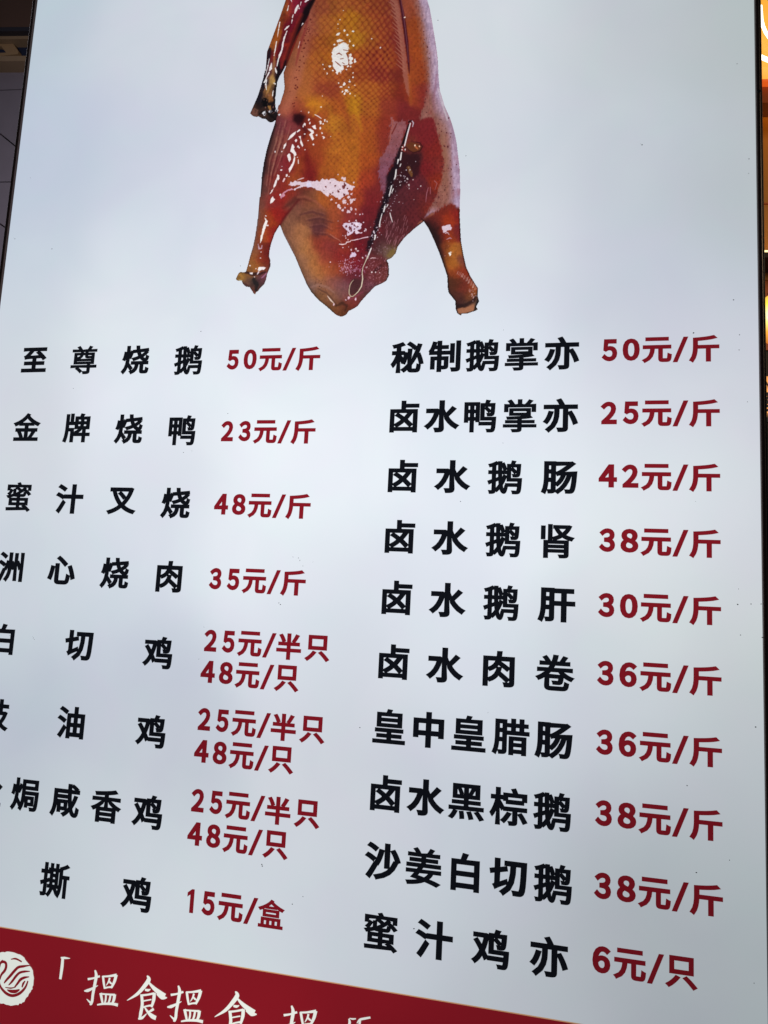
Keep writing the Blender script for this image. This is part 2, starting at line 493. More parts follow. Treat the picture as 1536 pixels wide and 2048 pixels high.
BODY = ([(742, -330), (700, -330), (688, -250), (662, -185), (628, -120), (606, -50), (598, 10), (606, 40), (590, 80), (577, 120), (567, 145), (567.5, 158), (569, 175), (566.7, 187), (559, 205), (553, 222),
        (550, 245.5), (540, 276), (533, 300), (527.5, 326), (523, 356), (522.5, 373), (520, 400), (523, 420), (548, 440), (560, 451), (566.7, 469), (578, 491), (590, 514),
        (601.7, 542.7), (613, 569), (621.7, 584), (636.7, 601), (651.7, 612.7), (663, 622.7), (669, 628.5), (675, 632), (680, 633.6), (685, 634), (693, 630), (698, 622.7),
        (707, 618.6), (716, 612.7), (723, 603), (736.7, 587.7), (751, 573.5), (762, 568.5), (773, 562.7), (778.7, 551), (778.4, 537), (777.5, 526), (774, 521), (783, 517), (791.7, 507.7),
        (796, 494), (808, 477.7), (826.7, 460), (847.5, 444), (870, 440), (915, 430), (920, 426), (921, 380), (920, 338), (918, 321), (914, 288), (911.7, 274.7), (906.7, 254.7), (900, 234.7),
        (890, 213), (880, 180), (877.5, 150), (876, 117), (874, 100), (870, 75), (865, 45), (860, 17), (855, 0), (846, -40), (832, -95), (800, -160), (765, -220), (747, -280)])
WING = ([(615, -75), (585, -40), (571.3, 0), (560, 33), (548, 66), (536.7, 96.7), (534, 103), (531.7, 133), (526.7, 155), (521, 175), (515, 193), (506.7, 212), (500, 227),
        (503, 231), (508, 234), (513, 234.6), (517.5, 234), (524, 238), (531.7, 239), (535, 242.5), (539, 245.5), (546.7, 244.7), (551.7, 240.5), (556, 228), (551.3, 212.5), (551.3, 196.7), (555, 165),
        (560, 153), (566.7, 142.5), (578, 120), (590, 90), (604, 55), (616, 35), (622, 10), (640, -30), (645, -75)])
LEG = ([(519, 395), (516.7, 426), (514, 448), (510, 474), (506, 493), (500, 513), (496, 529), (491.7, 543), (487, 544.5), (481.7, 543.5), (478, 545.5), (475, 550), (471.7, 557.7), (472.5, 560.5), (475, 562),
       (483, 562), (486, 569), (491.7, 574), (499, 575), (505, 584), (507, 588), (511, 589.7), (513, 585), (516.7, 582.7), (521.7, 576), (529, 569), (533, 559), (535, 549), (541, 534), (541.7, 521), (538.7, 512.7),
       (540, 501), (543, 487.7), (550, 467.7), (560, 451), (572, 432), (590, 412), (600, 398), (580, 375), (545, 370)])
RLEG = ([(835, 432), (847.5, 444), (856.7, 457.7), (866.7, 479), (878, 506), (886.7, 531), (894, 552.7), (895, 576), (896.7, 586), (910, 602.7), (911, 619), (914, 627), (918, 630), (922.5, 632), (924, 628), (928, 628.5), (936, 627.5),
        (943, 625), (948, 623.5), (952, 622), (956.7, 619), (953, 614), (959, 602.7), (956.5, 595), (956, 587.7), (956.7, 576), (952.5, 570), (941.7, 552.7), (933, 534), (926.7, 506), (922.5, 481), (921, 451), (919.5, 420),
        (905, 408), (880, 420), (862, 425)])
SB = [(620,10,150,70,55),(640,10,165,80,45),(680,10,178,95,38),(720,10,175,85,35),(750,20,165,70,35),(780,10,150,60,38),(800,20,150,80,65),(700,-60,170,85,38),(820,-60,165,90,60),
(625,50,165,85,60),(650,50,182,100,38),(690,45,192,115,25),(705,40,195,125,20),(730,50,180,95,30),(760,50,165,70,35),(785,45,140,50,35),
(615,90,160,80,50),(640,90,180,95,30),(680,85,190,110,25),(715,75,197,130,22),(740,90,172,88,30),(770,100,155,62,32),(798,90,135,45,38),
(600,120,175,100,60),(630,125,185,100,35),(660,120,190,105,25),(720,120,178,80,30),(750,110,152,55,32),(780,120,160,68,30),(800,120,140,50,35),
(590,160,180,100,60),(615,160,185,105,45),(650,150,182,92,35),(690,150,188,92,35),(720,150,165,70,30),(760,145,140,45,35),(800,150,135,45,35),
(580,190,180,100,60),(610,185,185,105,45),(640,175,162,68,40),(660,180,160,65,40),(700,180,192,108,30),(740,180,182,92,30),(780,180,160,65,32),(800,190,140,45,32),
(575,215,180,95,65),(600,215,165,75,45),(622,212,205,125,25),(640,210,198,118,30),(680,210,188,95,30),(705,205,198,132,20),(740,215,182,98,30),(780,215,155,58,38),(805,215,130,40,40),
(815,20,165,75,40),(828,60,168,75,30),(830,100,170,75,28),(835,150,160,65,30),(825,150,172,82,30),(826,190,165,70,30),(845,190,140,45,40),(840,10,165,88,65),
(560,250,120,58,60),(580,250,148,65,62),(600,235,100,25,28),(622,245,150,52,30),(640,230,172,78,30),(660,250,195,122,30),(700,250,192,108,30),(740,250,182,88,30),(770,250,150,52,35),(785,270,145,50,38),
(543,290,90,52,48),(560,290,150,88,70),(575,290,140,60,50),(590,290,132,32,36),(610,290,152,58,30),(630,290,162,68,30),(650,280,168,72,30),(665,290,192,112,30),(700,290,192,108,28),(740,290,182,88,28),(765,290,145,52,38),
(530,330,62,36,36),(545,330,140,75,60),(560,330,132,46,50),(580,330,142,35,40),(600,330,172,82,30),(615,325,132,32,28),(635,320,162,68,30),(660,325,182,98,28),(700,325,192,108,28),(740,325,182,82,28),(760,340,130,40,40),
(528,370,110,68,58),(545,370,145,58,48),(560,365,150,45,35),(590,360,168,75,32),(620,350,132,32,30),(650,350,182,92,30),(700,350,192,108,28),(735,360,172,62,32),(750,380,130,40,40),
(525,410,135,75,60),(540,410,150,45,40),(560,400,150,36,30),(580,388,150,48,32),
(600,397,112,50,42),(592,415,132,80,60),(620,402,142,82,50),(650,402,178,92,35),(680,400,172,78,35),(710,400,168,68,32),(740,400,130,35,38),
(580,430,138,88,62),(610,430,126,76,52),(640,430,116,66,50),(670,430,160,75,40),(700,430,142,50,45),(740,430,115,32,38),
(575,460,140,92,64),(600,465,172,112,65),(640,455,96,50,50),(665,465,172,78,40),(690,460,145,50,40),(720,460,110,30,38),(750,460,105,35,40),
(590,490,145,98,68),(610,495,182,120,60),(635,490,150,60,40),(660,490,132,50,45),(690,490,150,52,35),(720,490,120,26,35),(750,490,82,35,40),
(605,520,152,105,72),(625,520,182,115,55),(650,515,152,62,45),(680,510,142,42,38),(700,520,132,36,38),(720,530,130,30,45),(745,520,90,40,40),
(615,550,145,100,68),(635,545,182,115,55),(655,540,170,88,45),(680,540,152,62,35),(700,550,110,36,45),(720,560,100,40,48),(745,550,112,52,50),(770,545,112,60,45),(750,530,115,45,45),
(622,575,130,98,85),(645,570,152,98,65),(665,565,145,82,70),(690,575,120,72,75),(715,580,110,56,62),(735,570,125,75,85),
(640,592,135,90,50),(660,595,150,100,70),(685,590,138,92,82),(710,595,115,46,50),(725,590,120,66,60),
(665,612,125,80,42),(685,610,92,50,35),(700,610,132,46,35),(675,627,130,72,40),(690,622,112,65,35),(710,610,142,62,50),
(820,235,125,38,36),(830,260,130,36,40),(850,280,130,34,38),(870,300,138,38,32),(860,340,125,30,35),(872,360,150,48,25),(840,370,95,36,45),(830,400,90,36,42),(800,400,85,38,45),(850,400,112,40,40),(780,430,85,38,42),(800,450,85,38,42),
(830,430,98,36,40),(770,480,95,46,50),(790,480,92,42,45),(785,502,125,102,60),(768,500,112,86,78),(860,420,130,45,30),(820,290,120,50,38),(825,310,80,34,36),(880,330,140,50,40)]
SW = [(585,-50,140,60,35),(575,20,160,80,30),(563,40,155,75,28),(552,70,162,82,25),(543,92,168,90,30),(570,40,120,35,25),(583,20,140,30,45),(600,15,135,25,48),(600,-40,140,40,40),(580,50,115,18,35),(575,75,105,20,30),(600,40,125,26,38),
(588,75,140,40,28),(582,95,150,40,26),(570,112,140,38,26),(562,105,95,20,32),(552,105,120,30,28),(560,125,120,32,30),(545,112,130,35,32),(537,108,70,25,32),(545,132,110,50,60),(540,145,90,45,50),(533,165,45,28,40),(545,160,205,165,85),(540,178,160,115,55),
(530,190,130,85,45),(521,195,32,28,35),(543,190,150,95,45),(551,180,28,22,26),(556,150,40,18,25),(525,212,28,22,24),(515,222,88,58,42),(507,226,112,72,56),(530,225,80,55,40),(545,235,30,24,24),(536,240,45,32,28),(548,215,30,22,22),(616,20,60,16,26),(622,-20,120,40,40)]
SL = [(525,400,130,72,55),(523,440,130,72,48),(540,440,165,62,25),(555,430,162,36,28),(568,428,140,34,30),(545,400,150,45,38),(580,405,140,36,30),(517,470,120,66,50),(528,470,182,84,30),(543,470,152,36,28),(510,495,140,88,58),(524,495,140,52,30),(535,500,108,30,28),(505,512,150,88,42),
(522,520,142,52,30),(536,525,118,36,26),(501,530,150,98,46),(514,535,172,104,40),(532,538,118,60,40),(500,545,130,82,42),(478,550,110,85,40),(474,557,150,110,50),(484,553,165,115,45),(495,560,118,84,62),(510,568,50,45,42),(525,556,112,62,70),(520,570,82,54,50),(490,570,90,60,50),(508,582,120,62,46)]
SR = [(845,430,95,36,35),(870,440,100,38,34),(862,452,60,28,27),(880,435,132,44,30),(898,440,165,55,25),(914,430,142,36,30),(875,475,52,30,28),(868,470,50,28,28),(888,470,140,42,28),(903,475,162,66,25),(917,470,120,36,40),(884,505,110,50,32),(890,495,132,60,30),(904,500,182,112,35),(917,500,172,98,40),
(893,525,152,82,30),(908,528,187,112,35),(923,522,122,62,50),(905,545,152,68,30),(922,545,142,52,30),(898,565,85,50,32),(910,570,95,46,30),(930,575,122,50,35),(950,578,160,70,32),(920,595,86,45,35),(942,595,100,55,35),(900,588,80,45,35),(925,612,58,38,36),(915,612,60,36,34),(928,623,160,98,58),(942,616,195,135,92),(955,610,45,40,42),(950,588,160,92,35),(953,618,120,90,60)]


def field(x, y, S, s=8.5):
    q = np.array(S, float); num = np.zeros(x.shape + (3,)); den = np.zeros(x.shape)
    for r in q:
        d2 = (x - r[0]) ** 2 + (y - r[1]) ** 2
        w_ = np.exp(-d2 / (2 * s * s)) + 2e-4 / (1 + (d2 / 400) ** 2)
        num += w_[..., None] * r[2:]; den += w_
    return num / den[..., None]


# sheet of points over the picture area, in layout units
gx0, gz1 = P(455, -75)[0] - 10, P(700, -325)[1]
gx1, gz0 = P(975, 300)[0] + 10, P(700, 640)[1] - 6
STEP = 0.95
GX, GZ = np.meshgrid(np.arange(gx0, gx1, STEP), np.arange(gz0, gz1, STEP))
x, y = inv(GX, GZ)
_sil = [poly_sd(x, y, q) for q in (BODY, WING, LEG, RLEG)]
inside = np.maximum.reduce(_sil)
# the white sliver of panel between wing and body
gap = poly_sd(x, y, [(566.5, 144), (560, 154), (555, 166), (551.8, 197), (551.8, 214), (555, 212.5), (560, 208), (566, 188), (568.3, 175), (567, 158)])
keep = (inside > -1.2) & (gap < 0.4)
idx = np.where(keep); xs_, ys_ = x[idx], y[idx]
sd = [q[idx] for q in _sil]
C = field(xs_ + 5 * fbm(xs_, ys_, 16, 3), ys_ + 5 * fbm(xs_, ys_, 16, 8), SB, 10.5)
x, y = xs_, ys_


def lay(C, a, col):
    a = np.clip(a, 0, 1)[..., None]; return C * (1 - a) + np.asarray(col, float) * a


def stroke(C, pts, w_, col, a=1.0, soft=1.5, rough=0.0, rs=4, k=0):
    d = line_d(x, y, pts, w_)
    if rough: d = d + rough * fbm(x, y, rs, 20 + k)
    return lay(C, a * sm(d, -soft / 2, soft / 2), col)


def blob(C, pts, col, a=1.0, soft=1.5, rough=0.0, rs=5, k=0):
    d = poly_sd(x, y, pts)
    if rough: d = d + rough * fbm(x, y, rs, 40 + k)
    return lay(C, a * sm(d, -soft / 2, soft / 2), col)


def dots(C, pts, col, a=1.0):
    for px, py, r in pts:
        m_ = (abs(x - px) < r + 2) & (abs(y - py) < r + 2)
        if m_.any():
            d = r + DN[m_] * min(r, 2) * .75 - np.hypot((x[m_] - px), (y[m_] - py) * (1 + .3 * math.sin(px * 7)))
            C[m_] = C[m_] * (1 - (a * sm(d, -.6, .6))[:, None]) + np.array(col, float) * (a * sm(d, -.6, .6))[:, None]
    return C


DN = vnoise(x, y, 2.1, 77)
# feather-follicle lattice of the skin
wx, wy = x + 2.2 * fbm(x, y, 40, 5) * 2, y + 2.2 * fbm(x, y, 46, 6) * 2
qx = (wx - 700) / 100
cu = ((wx - 700) * .74 + wy * .68 + 4 * qx * qx) / np.interp(wy, [-80, 150, 250, 420], [10.6, 10.2, 8.8, 8.6]); cv = ((wx - 700) * .78 - wy * .62 + 5 * qx * qx) / np.interp(wy, [-80, 150, 250, 420], [10.6, 10.2, 8.8, 8.6])
cu = cu + .13 * vnoise(x, y, 7, 25); cv = cv + .13 * vnoise(x, y, 7, 26)
fu = np.abs(cu - np.round(cu)); fv = np.abs(cv - np.round(cv))
lines = np.maximum(1 - fu / .17, 1 - fv / .17).clip(0, 1)
nodes = np.clip(1 - np.hypot(fu, fv * .9) / .34, 0, 1)
arcs = np.clip(1 - fv / .2, 0, 1) * np.clip(1 - fu / .42, 0, 1)
zone_top = sm(x, 612, 640) * (1 - sm(x, 775, 800)) * (1 - sm(y, 175, 225)) * (.55 + .45 * sm(x, 640, 720))
zone_left = sm(x, 600, 622) * (1 - sm(x, 640, 700)) * (1 - sm(y, 150, 210))
zone_mid = sm(x, 640, 662) * (1 - sm(x, 752, 780)) * sm(y, 170, 215) * (1 - sm(y, 395, 430))
var = .65 + .5 * fbm(x, y, 30, 9)
zone_s = sm(x, 818, 826) * (1 - sm(x, 845, 855)) * (1 - sm(y, 180, 215))
C = lay(C, .4 * nodes * zone_s, (112, 36, 28))
C = lay(C, (.46 * lines * (.75 + .5 * vnoise(x, y, 5, 27)) * np.maximum(zone_top, zone_left * .9) + .32 * nodes * zone_top) * var, (110, 34, 26))
C = lay(C, (.42 * nodes + .28 * arcs + .16 * lines) * zone_mid * var, (118, 40, 26))
zone_r = sm(x, 785, 800) * sm(y, 240, 270) * (1 - sm(y, 470, 490)); zone_low = sm(y, 400, 430) * (1 - sm(y, 470, 520)) * sm(x, 660, 700)
C = lay(C, .34 * nodes * (zone_r + .6 * zone_low) * var, (58, 14, 24)); C = lay(C, .2 * (1 - nodes) * zone_r * var, (150, 50, 42))
# lit centres of the cells
C = lay(C, .34 * zone_top * np.clip(.5 - np.hypot(.5 - fu, .5 - fv), 0, .5) * 2, (222, 150, 50))
# cluster of dark follicles in the upper middle
cl = np.exp(-(((x - 765) / 24) ** 2 + ((y - 118) / 20) ** 2))
C = lay(C, cl * nodes * 1.1, (105, 22, 28)); C = lay(C, .35 * cl * (1 - nodes), (185, 90, 35))
C = stroke(C, [(655, 168), (668, 185), (684, 205), (694, 235), (700, 262)], [10, 16, 13, 9, 4], (158, 66, 32), .5, 10)
C = stroke(C, [(700, 185), (708, 205), (716, 235), (724, 262)], [5, 9, 9, 4], (208, 140, 24), .5, 8)
C = stroke(C, [(660, 215), (664, 240), (668, 275)], [6, 9, 8], (206, 132, 30), .45, 9)
C = stroke(C, [(612, 212), (626, 206), (640, 212), (632, 226), (626, 234)], [3, 9, 10, 6, 2], (214, 134, 28), .7, 5)
brn = sm(fbm(x, y, 34, 95), .05, .5) * (1 - sm(x, 830, 850))
C = C * (1 - .07 * brn)[..., None] + np.array([10, 0, 0.]) * .07 * brn[..., None]
crk = np.abs(fbm(x * 1.0, y * 1.6, 22, 97)); C = lay(C, .3 * sm(crk, .05, 0) * sm(y, 420, 460) * sm(fbm(x, y, 40, 98), -.1, .3), (88, 40, 36))
# general mottling
C = C * (1 + .06 * fbm(x, y, 12, 12) + .05 * vnoise(x, y, 3.2, 13))[..., None]

pores = []
for i in range(46):     # pores of the pale left flank
    t = rng.random(); px = 628 - 42 * t + rng.normal(0, 5); py = 8 + 205 * t + rng.normal(0, 6)
    pores.append((px, py, .9 + .7 * rng.random()))
C = stroke(C, [(628, -40), (618, 30), (612, 70), (604, 110), (594, 150), (584, 185), (572, 215)], [16, 14, 17, 20, 22, 20, 12], (190, 112, 80), .42, 12)
C = dots(C, pores, (105, 34, 28), .8)

C = C * (1 - .16 * np.exp(-(np.clip(sd[0], 0, 99) / 9.0) ** 2) * (x < 760))[..., None]
fib = vnoise(x * 1.2 + 3 * fbm(x, y, 20, 80), y * .35, 2.6, 81)
C = C * (1 + .055 * fib * sm(y, 230, 330))[..., None]
# seam along the breast with the pale ridge beside it
C = stroke(C, [(779, -20), (790, 10), (798, 45), (804, 80), (809, 120), (811, 150), (815, 175), (818, 192)], [14, 14, 11, 9, 9, 10, 9, 3], (172, 100, 80), .85, 3, 2.2, 3)
for i in range(17):
    yy = 4 + i * 8.3; xr = np.interp(yy, [0, 45, 120, 150], [792, 799, 808, 811])
    C = stroke(C, [(xr - 15 - 3 * math.sin(i * 2.1), yy - 9), (xr - 6, yy), (xr, yy + 6)], [1.0, 3.0, 3.4], (176, 108, 84), .75, 1.2)
    C = stroke(C, [(xr - 14, yy - 4), (xr - 5, yy + 4)], [1, 2.2], (120, 34, 32), .6, 1.2)
C = stroke(C, [(796, -30), (800, 0), (805, 25), (809, 50), (813, 80), (816, 110), (818, 135), (819, 150)], [3, 4.5, 6, 7, 6.5, 4.5, 3, 1], (72, 18, 34), .95, 3)
C = stroke(C, [(802, 0), (807, 30), (811, 60), (815, 95), (817, 125)], [1, 1.6, 1.6, 1.2, .8], (150, 95, 105), .6, 1.2)
C = stroke(C, [(818, 150), (820, 175), (822, 210)], [5, 6, 6], (182, 92, 35), .5, 6)
C = dots(C, [(810, 35, 1.5)], (255, 230, 220))

# pale sheen down the right side
sheen = [(780, -170), (812, -75), (828, 10), (836, 50), (840, 80), (845, 120), (849, 150), (851, 180), (848, 205), (841, 225), (838, 243), (850, 238), (866, 238),
         (872, 262), (881, 290), (887, 320), (884, 350), (878, 372), (872, 395), (862, 412), (845, 440), (880, 421), (890, 412), (903, 408), (932, 425), (933, 380), (932, 338), (930, 321), (926, 288), (919, 254), (912, 234), (902, 212), (892, 180), (889, 150), (886, 100), (877, 45), (867, 0), (856, -60), (815, -150)]
d = poly_sd(x, y, sheen) + 2.0 * fbm(x, y, 5, 31) + 1.2 * vnoise(x, y * .6, 2.5, 32)
edge = np.minimum(sd[0], 30)
tint = np.where((edge < 13)[..., None], np.array([188, 160, 188.]), np.array([172, 122, 104.]))
tt = sm(edge + 4 * fbm(x, y, 16, 33), 30, 5)[..., None]
tint = np.array([158, 106, 90.]) * (1 - tt) + np.array([186, 166, 194.]) * tt
tint = tint * (1 + .07 * fbm(x, y, 9, 34) + .08 * vnoise(x * 1.3, y * .4, 3, 39))[..., None]
tint = tint * (1 - .26 * nodes * sm(edge, 6, 16) * (.5 + .5 * vnoise(x, y, 7, 38)))[..., None]
warm = np.exp(-(((x - 888) / 14) ** 2 + ((y - 300) / 70) ** 2))[..., None]
tint = tint * (1 - .6 * warm) + np.array([168, 118, 82.]) * .6 * warm
up = 1 - sm(y, 170, 215)
up = 1 - sm(y + 8 * fbm(x, y, 18, 36), 165, 232)
dd = d - up * 2.2 * nodes - up + 2.2 * vnoise(x * 1.4, y * .5, 2.3, 35)
a = (up * (.35 * sm(dd, -6, 3) + .62 * sm(dd, 0, 13)) + (1 - up) * (.93 - .25 * sm(6 * fbm(x, y, 16, 37), 0, 4)) * sm(dd, -2, 4.5))[..., None]; C = C * (1 - a) + tint * a
C = stroke(C, [(873, 150), (871, 175), (866, 200), (870, 225)], [3, 4, 4, 2], (150, 92, 108), .45, 5)
C = stroke(C, [(877, 180), (884, 205), (895, 240)], [3, 5, 3], (212, 205, 220), .6, 4)
C = stroke(C, [(905, 290), (907, 330), (911, 380), (914, 415)], [3, 6, 7, 6], (196, 176, 208), .5, 6)
pr = []
for i in range(30):
    py = 5 + i * 7.5 + rng.normal(0, 2); pr.append((np.interp(py, [0, 100, 215], [838, 852, 850]) + rng.normal(0, 4), py, .7 + .4 * rng.random()))
for i in range(70):
    py = 235 + 175 * rng.random(); px = np.interp(py, [235, 300, 410], [868, 886, 868]) + 38 * rng.random() ** 1.3
    pr.append((px, py, .7 + .55 * rng.random()))
C = dots(C, pr, (88, 36, 40), .78)

# pale sheen left of the wire
pk = [(781, 232), (790, 244), (800, 243), (815, 240), (810, 262), (801, 290), (797, 306), (790, 320), (783, 332), (776, 345), (775, 372), (778, 390), (771, 394), (764, 384), (759, 362), (757, 342), (760, 318), (770, 302), (777, 288), (781, 262)]
pkn = poly_sd(x, y, pk) + 3.4 * vnoise(x * 1.3 + y * .4, y * .45, 2.4, 41) + 1.5 * fbm(x, y, 7, 42)
pc = (np.array([160, 104, 106.]) + (np.array([140, 92, 112.]) - [160, 104, 106.]) * sm(y, 250, 360)[..., None]) * (1 + .12 * fbm(x, y, 8, 43))[..., None]
a = (sm(pkn, -2.2, 2.6) * (.80 + .1 * vnoise(x, y, 3, 44)))[..., None]; C = C * (1 - a) + pc * a
C = stroke(C, [(784, 238), (786, 250), (781, 272), (779, 285)], [2.4, 2, 2.6, 2], (178, 96, 78), .8, 1.5, 1, 3)
C = stroke(C, [(784, 268), (790, 256), (794, 247)], [2.5, 3, 1.5], (120, 40, 34), .8, 1.5)
C = dots(C, [(765 + 36 * rng.random() * (1 - (q - 250) / 260), q, .8) for q in np.linspace(252, 382, 34)], (90, 34, 44), .7)

# dark burnt pocket along the wire
C = blob(C, [(803, 292), (815, 305), (838, 308), (842, 330), (836, 352), (820, 362), (806, 372), (792, 386), (776, 400), (768, 425), (758, 440), (757, 420), (764, 402), (772, 385), (776, 350), (784, 330), (795, 312)], (44, 20, 26), .72, 12, 5, 7, 2)
C = stroke(C, [(799, 300), (792, 335), (783, 352), (776, 385), (768, 410), (757, 440), (750, 462), (742, 482), (735, 500)], [6, 10, 15, 12, 10, 10, 9, 9, 6], (24, 18, 26), .8, 5, 4, 4)
C = stroke(C, [(818, 250), (812, 268), (806, 285), (800, 300)], [4, 3.5, 3, 3], (36, 16, 22), .8, 3)
C = stroke(C, [(817, 335), (821, 345), (823, 352)], [6, 8, 4], (128, 84, 42), .9, 3, 1.5)
C = blob(C, [(812, 290), (822, 285), (835, 287), (843, 293), (842, 300), (833, 305), (822, 304), (814, 298)], (112, 58, 30), .95, 3, .8)
C = stroke(C, [(812, 294), (818, 301), (827, 306), (840, 302), (845, 294), (840, 286), (826, 284)], [1.4, 1.6, 2, 2.4, 2.4, 2, 1], (62, 22, 24), .9, 2)
C = dots(C, [(831, 293, 1.6), (839, 294, 1.3), (834, 297, 2.6)], (205, 110, 60), .9); C = dots(C, [(830, 291.5, 1.1), (839, 293, .9)], (255, 225, 205))

# armpit, thigh folds, belly crease
C = blob(C, [(588, 230), (600, 227), (610, 233), (606, 246), (596, 250), (586, 243)], (34, 10, 16), .85, 9, 1)
C = stroke(C, [(600, 248), (612, 262), (607, 275)], [6, 8, 3], (70, 16, 26), .6, 8)
for q in ([(561, 245), (552, 285), (540, 320), (533, 372)], [(572, 240), (563, 280), (551, 312), (541, 355)], [(581, 252), (572, 285), (560, 320), (548, 352)], [(566, 255), (556, 300), (543, 345), (536, 390)]):
    C = stroke(C, q, [1.2, 2.4, 2.0, 1], (176, 118, 92), .5, 2, 1.2, 6)
    C = stroke(C, [(a_ + 3, b_ + 2) for a_, b_ in q], [1, 2, 1.6, 1], (92, 28, 32), .5, 2, 1.2, 6, 2)
C = stroke(C, [(550, 250), (540, 280), (532, 305), (527, 335), (523.5, 365), (522, 385)], [6, 8, 9, 8, 6, 3], (38, 24, 26), .75, 6)
C = stroke(C, [(613, 300), (616, 325), (619, 352), (622, 358)], [5, 11, 9, 4], (122, 26, 28), .55, 10)
C = stroke(C, [(566, 418), (580, 408), (592, 398), (605, 396), (622, 402)], [5, 8, 9, 7, 3], (96, 42, 34), .75, 7)
C = stroke(C, [(596, 395), (612, 394), (632, 404), (650, 420)], [4, 6, 5, 3], (160, 88, 62), .6, 5, 1, 8)
for k_, q in enumerate(([(600, 430), (625, 424), (650, 432)], [(612, 442), (640, 438), (668, 446)], [(620, 455), (645, 452), (665, 462)], [(630, 468), (655, 470), (672, 480)])):
    C = stroke(C, q, [2, 4, 2], (86, 44, 46), .5, 4, 2, 7, k_); C = stroke(C, [(a_, b_ - 4) for a_, b_ in q], [1, 2, 1], (160, 100, 80), .35, 3, 1.5, 7, k_ + 3)
C = stroke(C, [(661, 469), (668, 475), (678, 480), (684, 487)], [1, 1.6, 1.6, 1], (188, 122, 98), .7, 1.5)

# tail end
C = stroke(C, [(636, 578), (650, 584), (660, 592), (668, 603), (676, 612)], [2, 3, 3, 3, 2], (92, 58, 44), .7, 2.5, 1.2)
C = stroke(C, [(655, 592), (662, 601), (668, 607)], [1, 2.6, 1], (240, 222, 214), .9, 1.5)
C = stroke(C, [(620, 576), (636, 570), (655, 575), (668, 585)], [3, 6, 5, 3], (170, 128, 108), .5, 5, 1.5)
C = stroke(C, [(672, 612), (684, 606), (694, 612), (690, 622)], [3, 5, 5, 3], (62, 36, 26), .7, 4, 1.5)
C = stroke(C, [(612, 566), (622, 582), (636, 599), (652, 612), (668, 626)], [3, 4, 4, 4, 3], (72, 58, 42), .7, 3.5)
C = stroke(C, [(575, 484), (588, 510), (600, 538), (612, 566)], [2, 3.5, 4, 3], (96, 66, 52), .6, 4)
C = stroke(C, [(562, 458), (574, 482), (588, 508)], [4, 5, 3], (150, 118, 110), .55, 4)
C = dots(C, [(640 + 26 * rng.random() - 12, 560 + 50 * rng.random(), .9) for _ in range(26)], (90, 58, 42), .6)
C = blob(C, [(702, 560), (712, 556), (722, 562), (720, 575), (712, 588), (701, 590), (698, 576)], (68, 40, 40), .75, 5, 3, 5)
C = stroke(C, [(748, 543), (756, 537), (762, 531)], [4, 7, 4], (30, 18, 22), .85, 4, 1.2)
C = blob(C, [(738, 508), (762, 510), (774, 522), (777, 545), (770, 560), (750, 570), (735, 560), (733, 530)], (112, 48, 50), .5, 8, 3, 5)
C = stroke(C, [(772, 563), (778, 550), (777, 530), (772, 521)], [4, 5, 4, 3], (62, 30, 26), .75, 3.5)
C = stroke(C, [(792, 508), (797, 492), (810, 476), (830, 458), (848, 442)], [3, 4, 4, 4, 5], (82, 32, 30), .7, 4)
C = stroke(C, [(836, 448), (850, 438), (866, 428)], [2, 4, 5], (178, 112, 74), .7, 3.5, 1)
C = blob(C, [(773, 512), (784, 498), (794, 496), (790, 508), (780, 516)], (128, 106, 52), .8, 5, 1)
C = stroke(C, [(720, 480), (733, 474), (745, 472), (752, 468)], 2, (60, 18, 26), .6, 3)

# burnt specks and sparkle round the rump, seeded
spk = [(736 + 44 * rng.random(), 515 + 55 * rng.random(), .5 + .6 * rng.random()) for _ in range(150)]
C = dots(C, spk, (165, 105, 112), .75)
C = dots(C, [(700 + 75 * rng.random(), 470 + 110 * rng.random(), .5 + .6 * rng.random()) for _ in range(90)], (60, 20, 28), .6)
for _ in range(46):
    px, py = 772 + 44 * rng.random(), 430 + 52 * rng.random(); C = stroke(C, [(px, py), (px - 3, py + 7 + 5 * rng.random())], [1.4, .8], (172, 112, 118), .62, 1)
for _ in range(46):
    px, py = 775 + 18 * rng.normal(), 500 + 5 * rng.normal(); C = dots(C, [(px, py, .9)], (160, 120, 130), .6)

# body finished; now the limbs over it
Bd = C


def limb(S, k):
    return field(x + 4.0 * fbm(x, y, 10, 50 + k), y + 4.5 * fbm(x, y, 10, 55 + k), S, 5.5 if k == 3 else 7.5) * (1 + .08 * fbm(x, y, 6, 60 + k) + .06 * vnoise(x, y, 2.4, 61 + k))[..., None]


# right leg
A = limb(SR, 1)
A = A * (1 - .5 * sm(sd[3], 5, 0))[..., None]
m_ = (sm(sd[3], -1, .8) * sm(y + .25 * (x - 860) + 4 * fbm(x, y, 12, 70), 424, 440))[..., None]
C = Bd * (1 - m_) + A * m_
C = stroke(C, [(854, 450), (867, 472), (879, 502), (888, 530), (895, 553)], [10, 14, 10, 7, 5], (42, 26, 26), .8, 9)
C = stroke(C, [(895, 560), (896, 584), (908, 600)], [4, 5, 4], (44, 30, 28), .6, 5)
C = stroke(C, [(912, 612), (928, 612), (944, 604), (955, 590)], [6, 8, 6, 4], (42, 26, 26), .8, 5, 1.5)
C = blob(C, [(914, 618), (930, 616), (942, 612), (948, 609), (949, 620), (930, 626), (916, 627)], (178, 118, 78), .85, 3, 2, 5)
C = stroke(C, [(956, 600), (953, 612), (949, 621)], [3, 5, 3], (36, 34, 34), .9, 2.5)
C = blob(C, Z(710, 426, 6, 1045, 165, 1090, 150, 1145, 140, 1160, 180, 1150, 210, 1120, 205, 1095, 235, 1060, 240), (226, 208, 228), .96, 1.3, 1.8, 3)
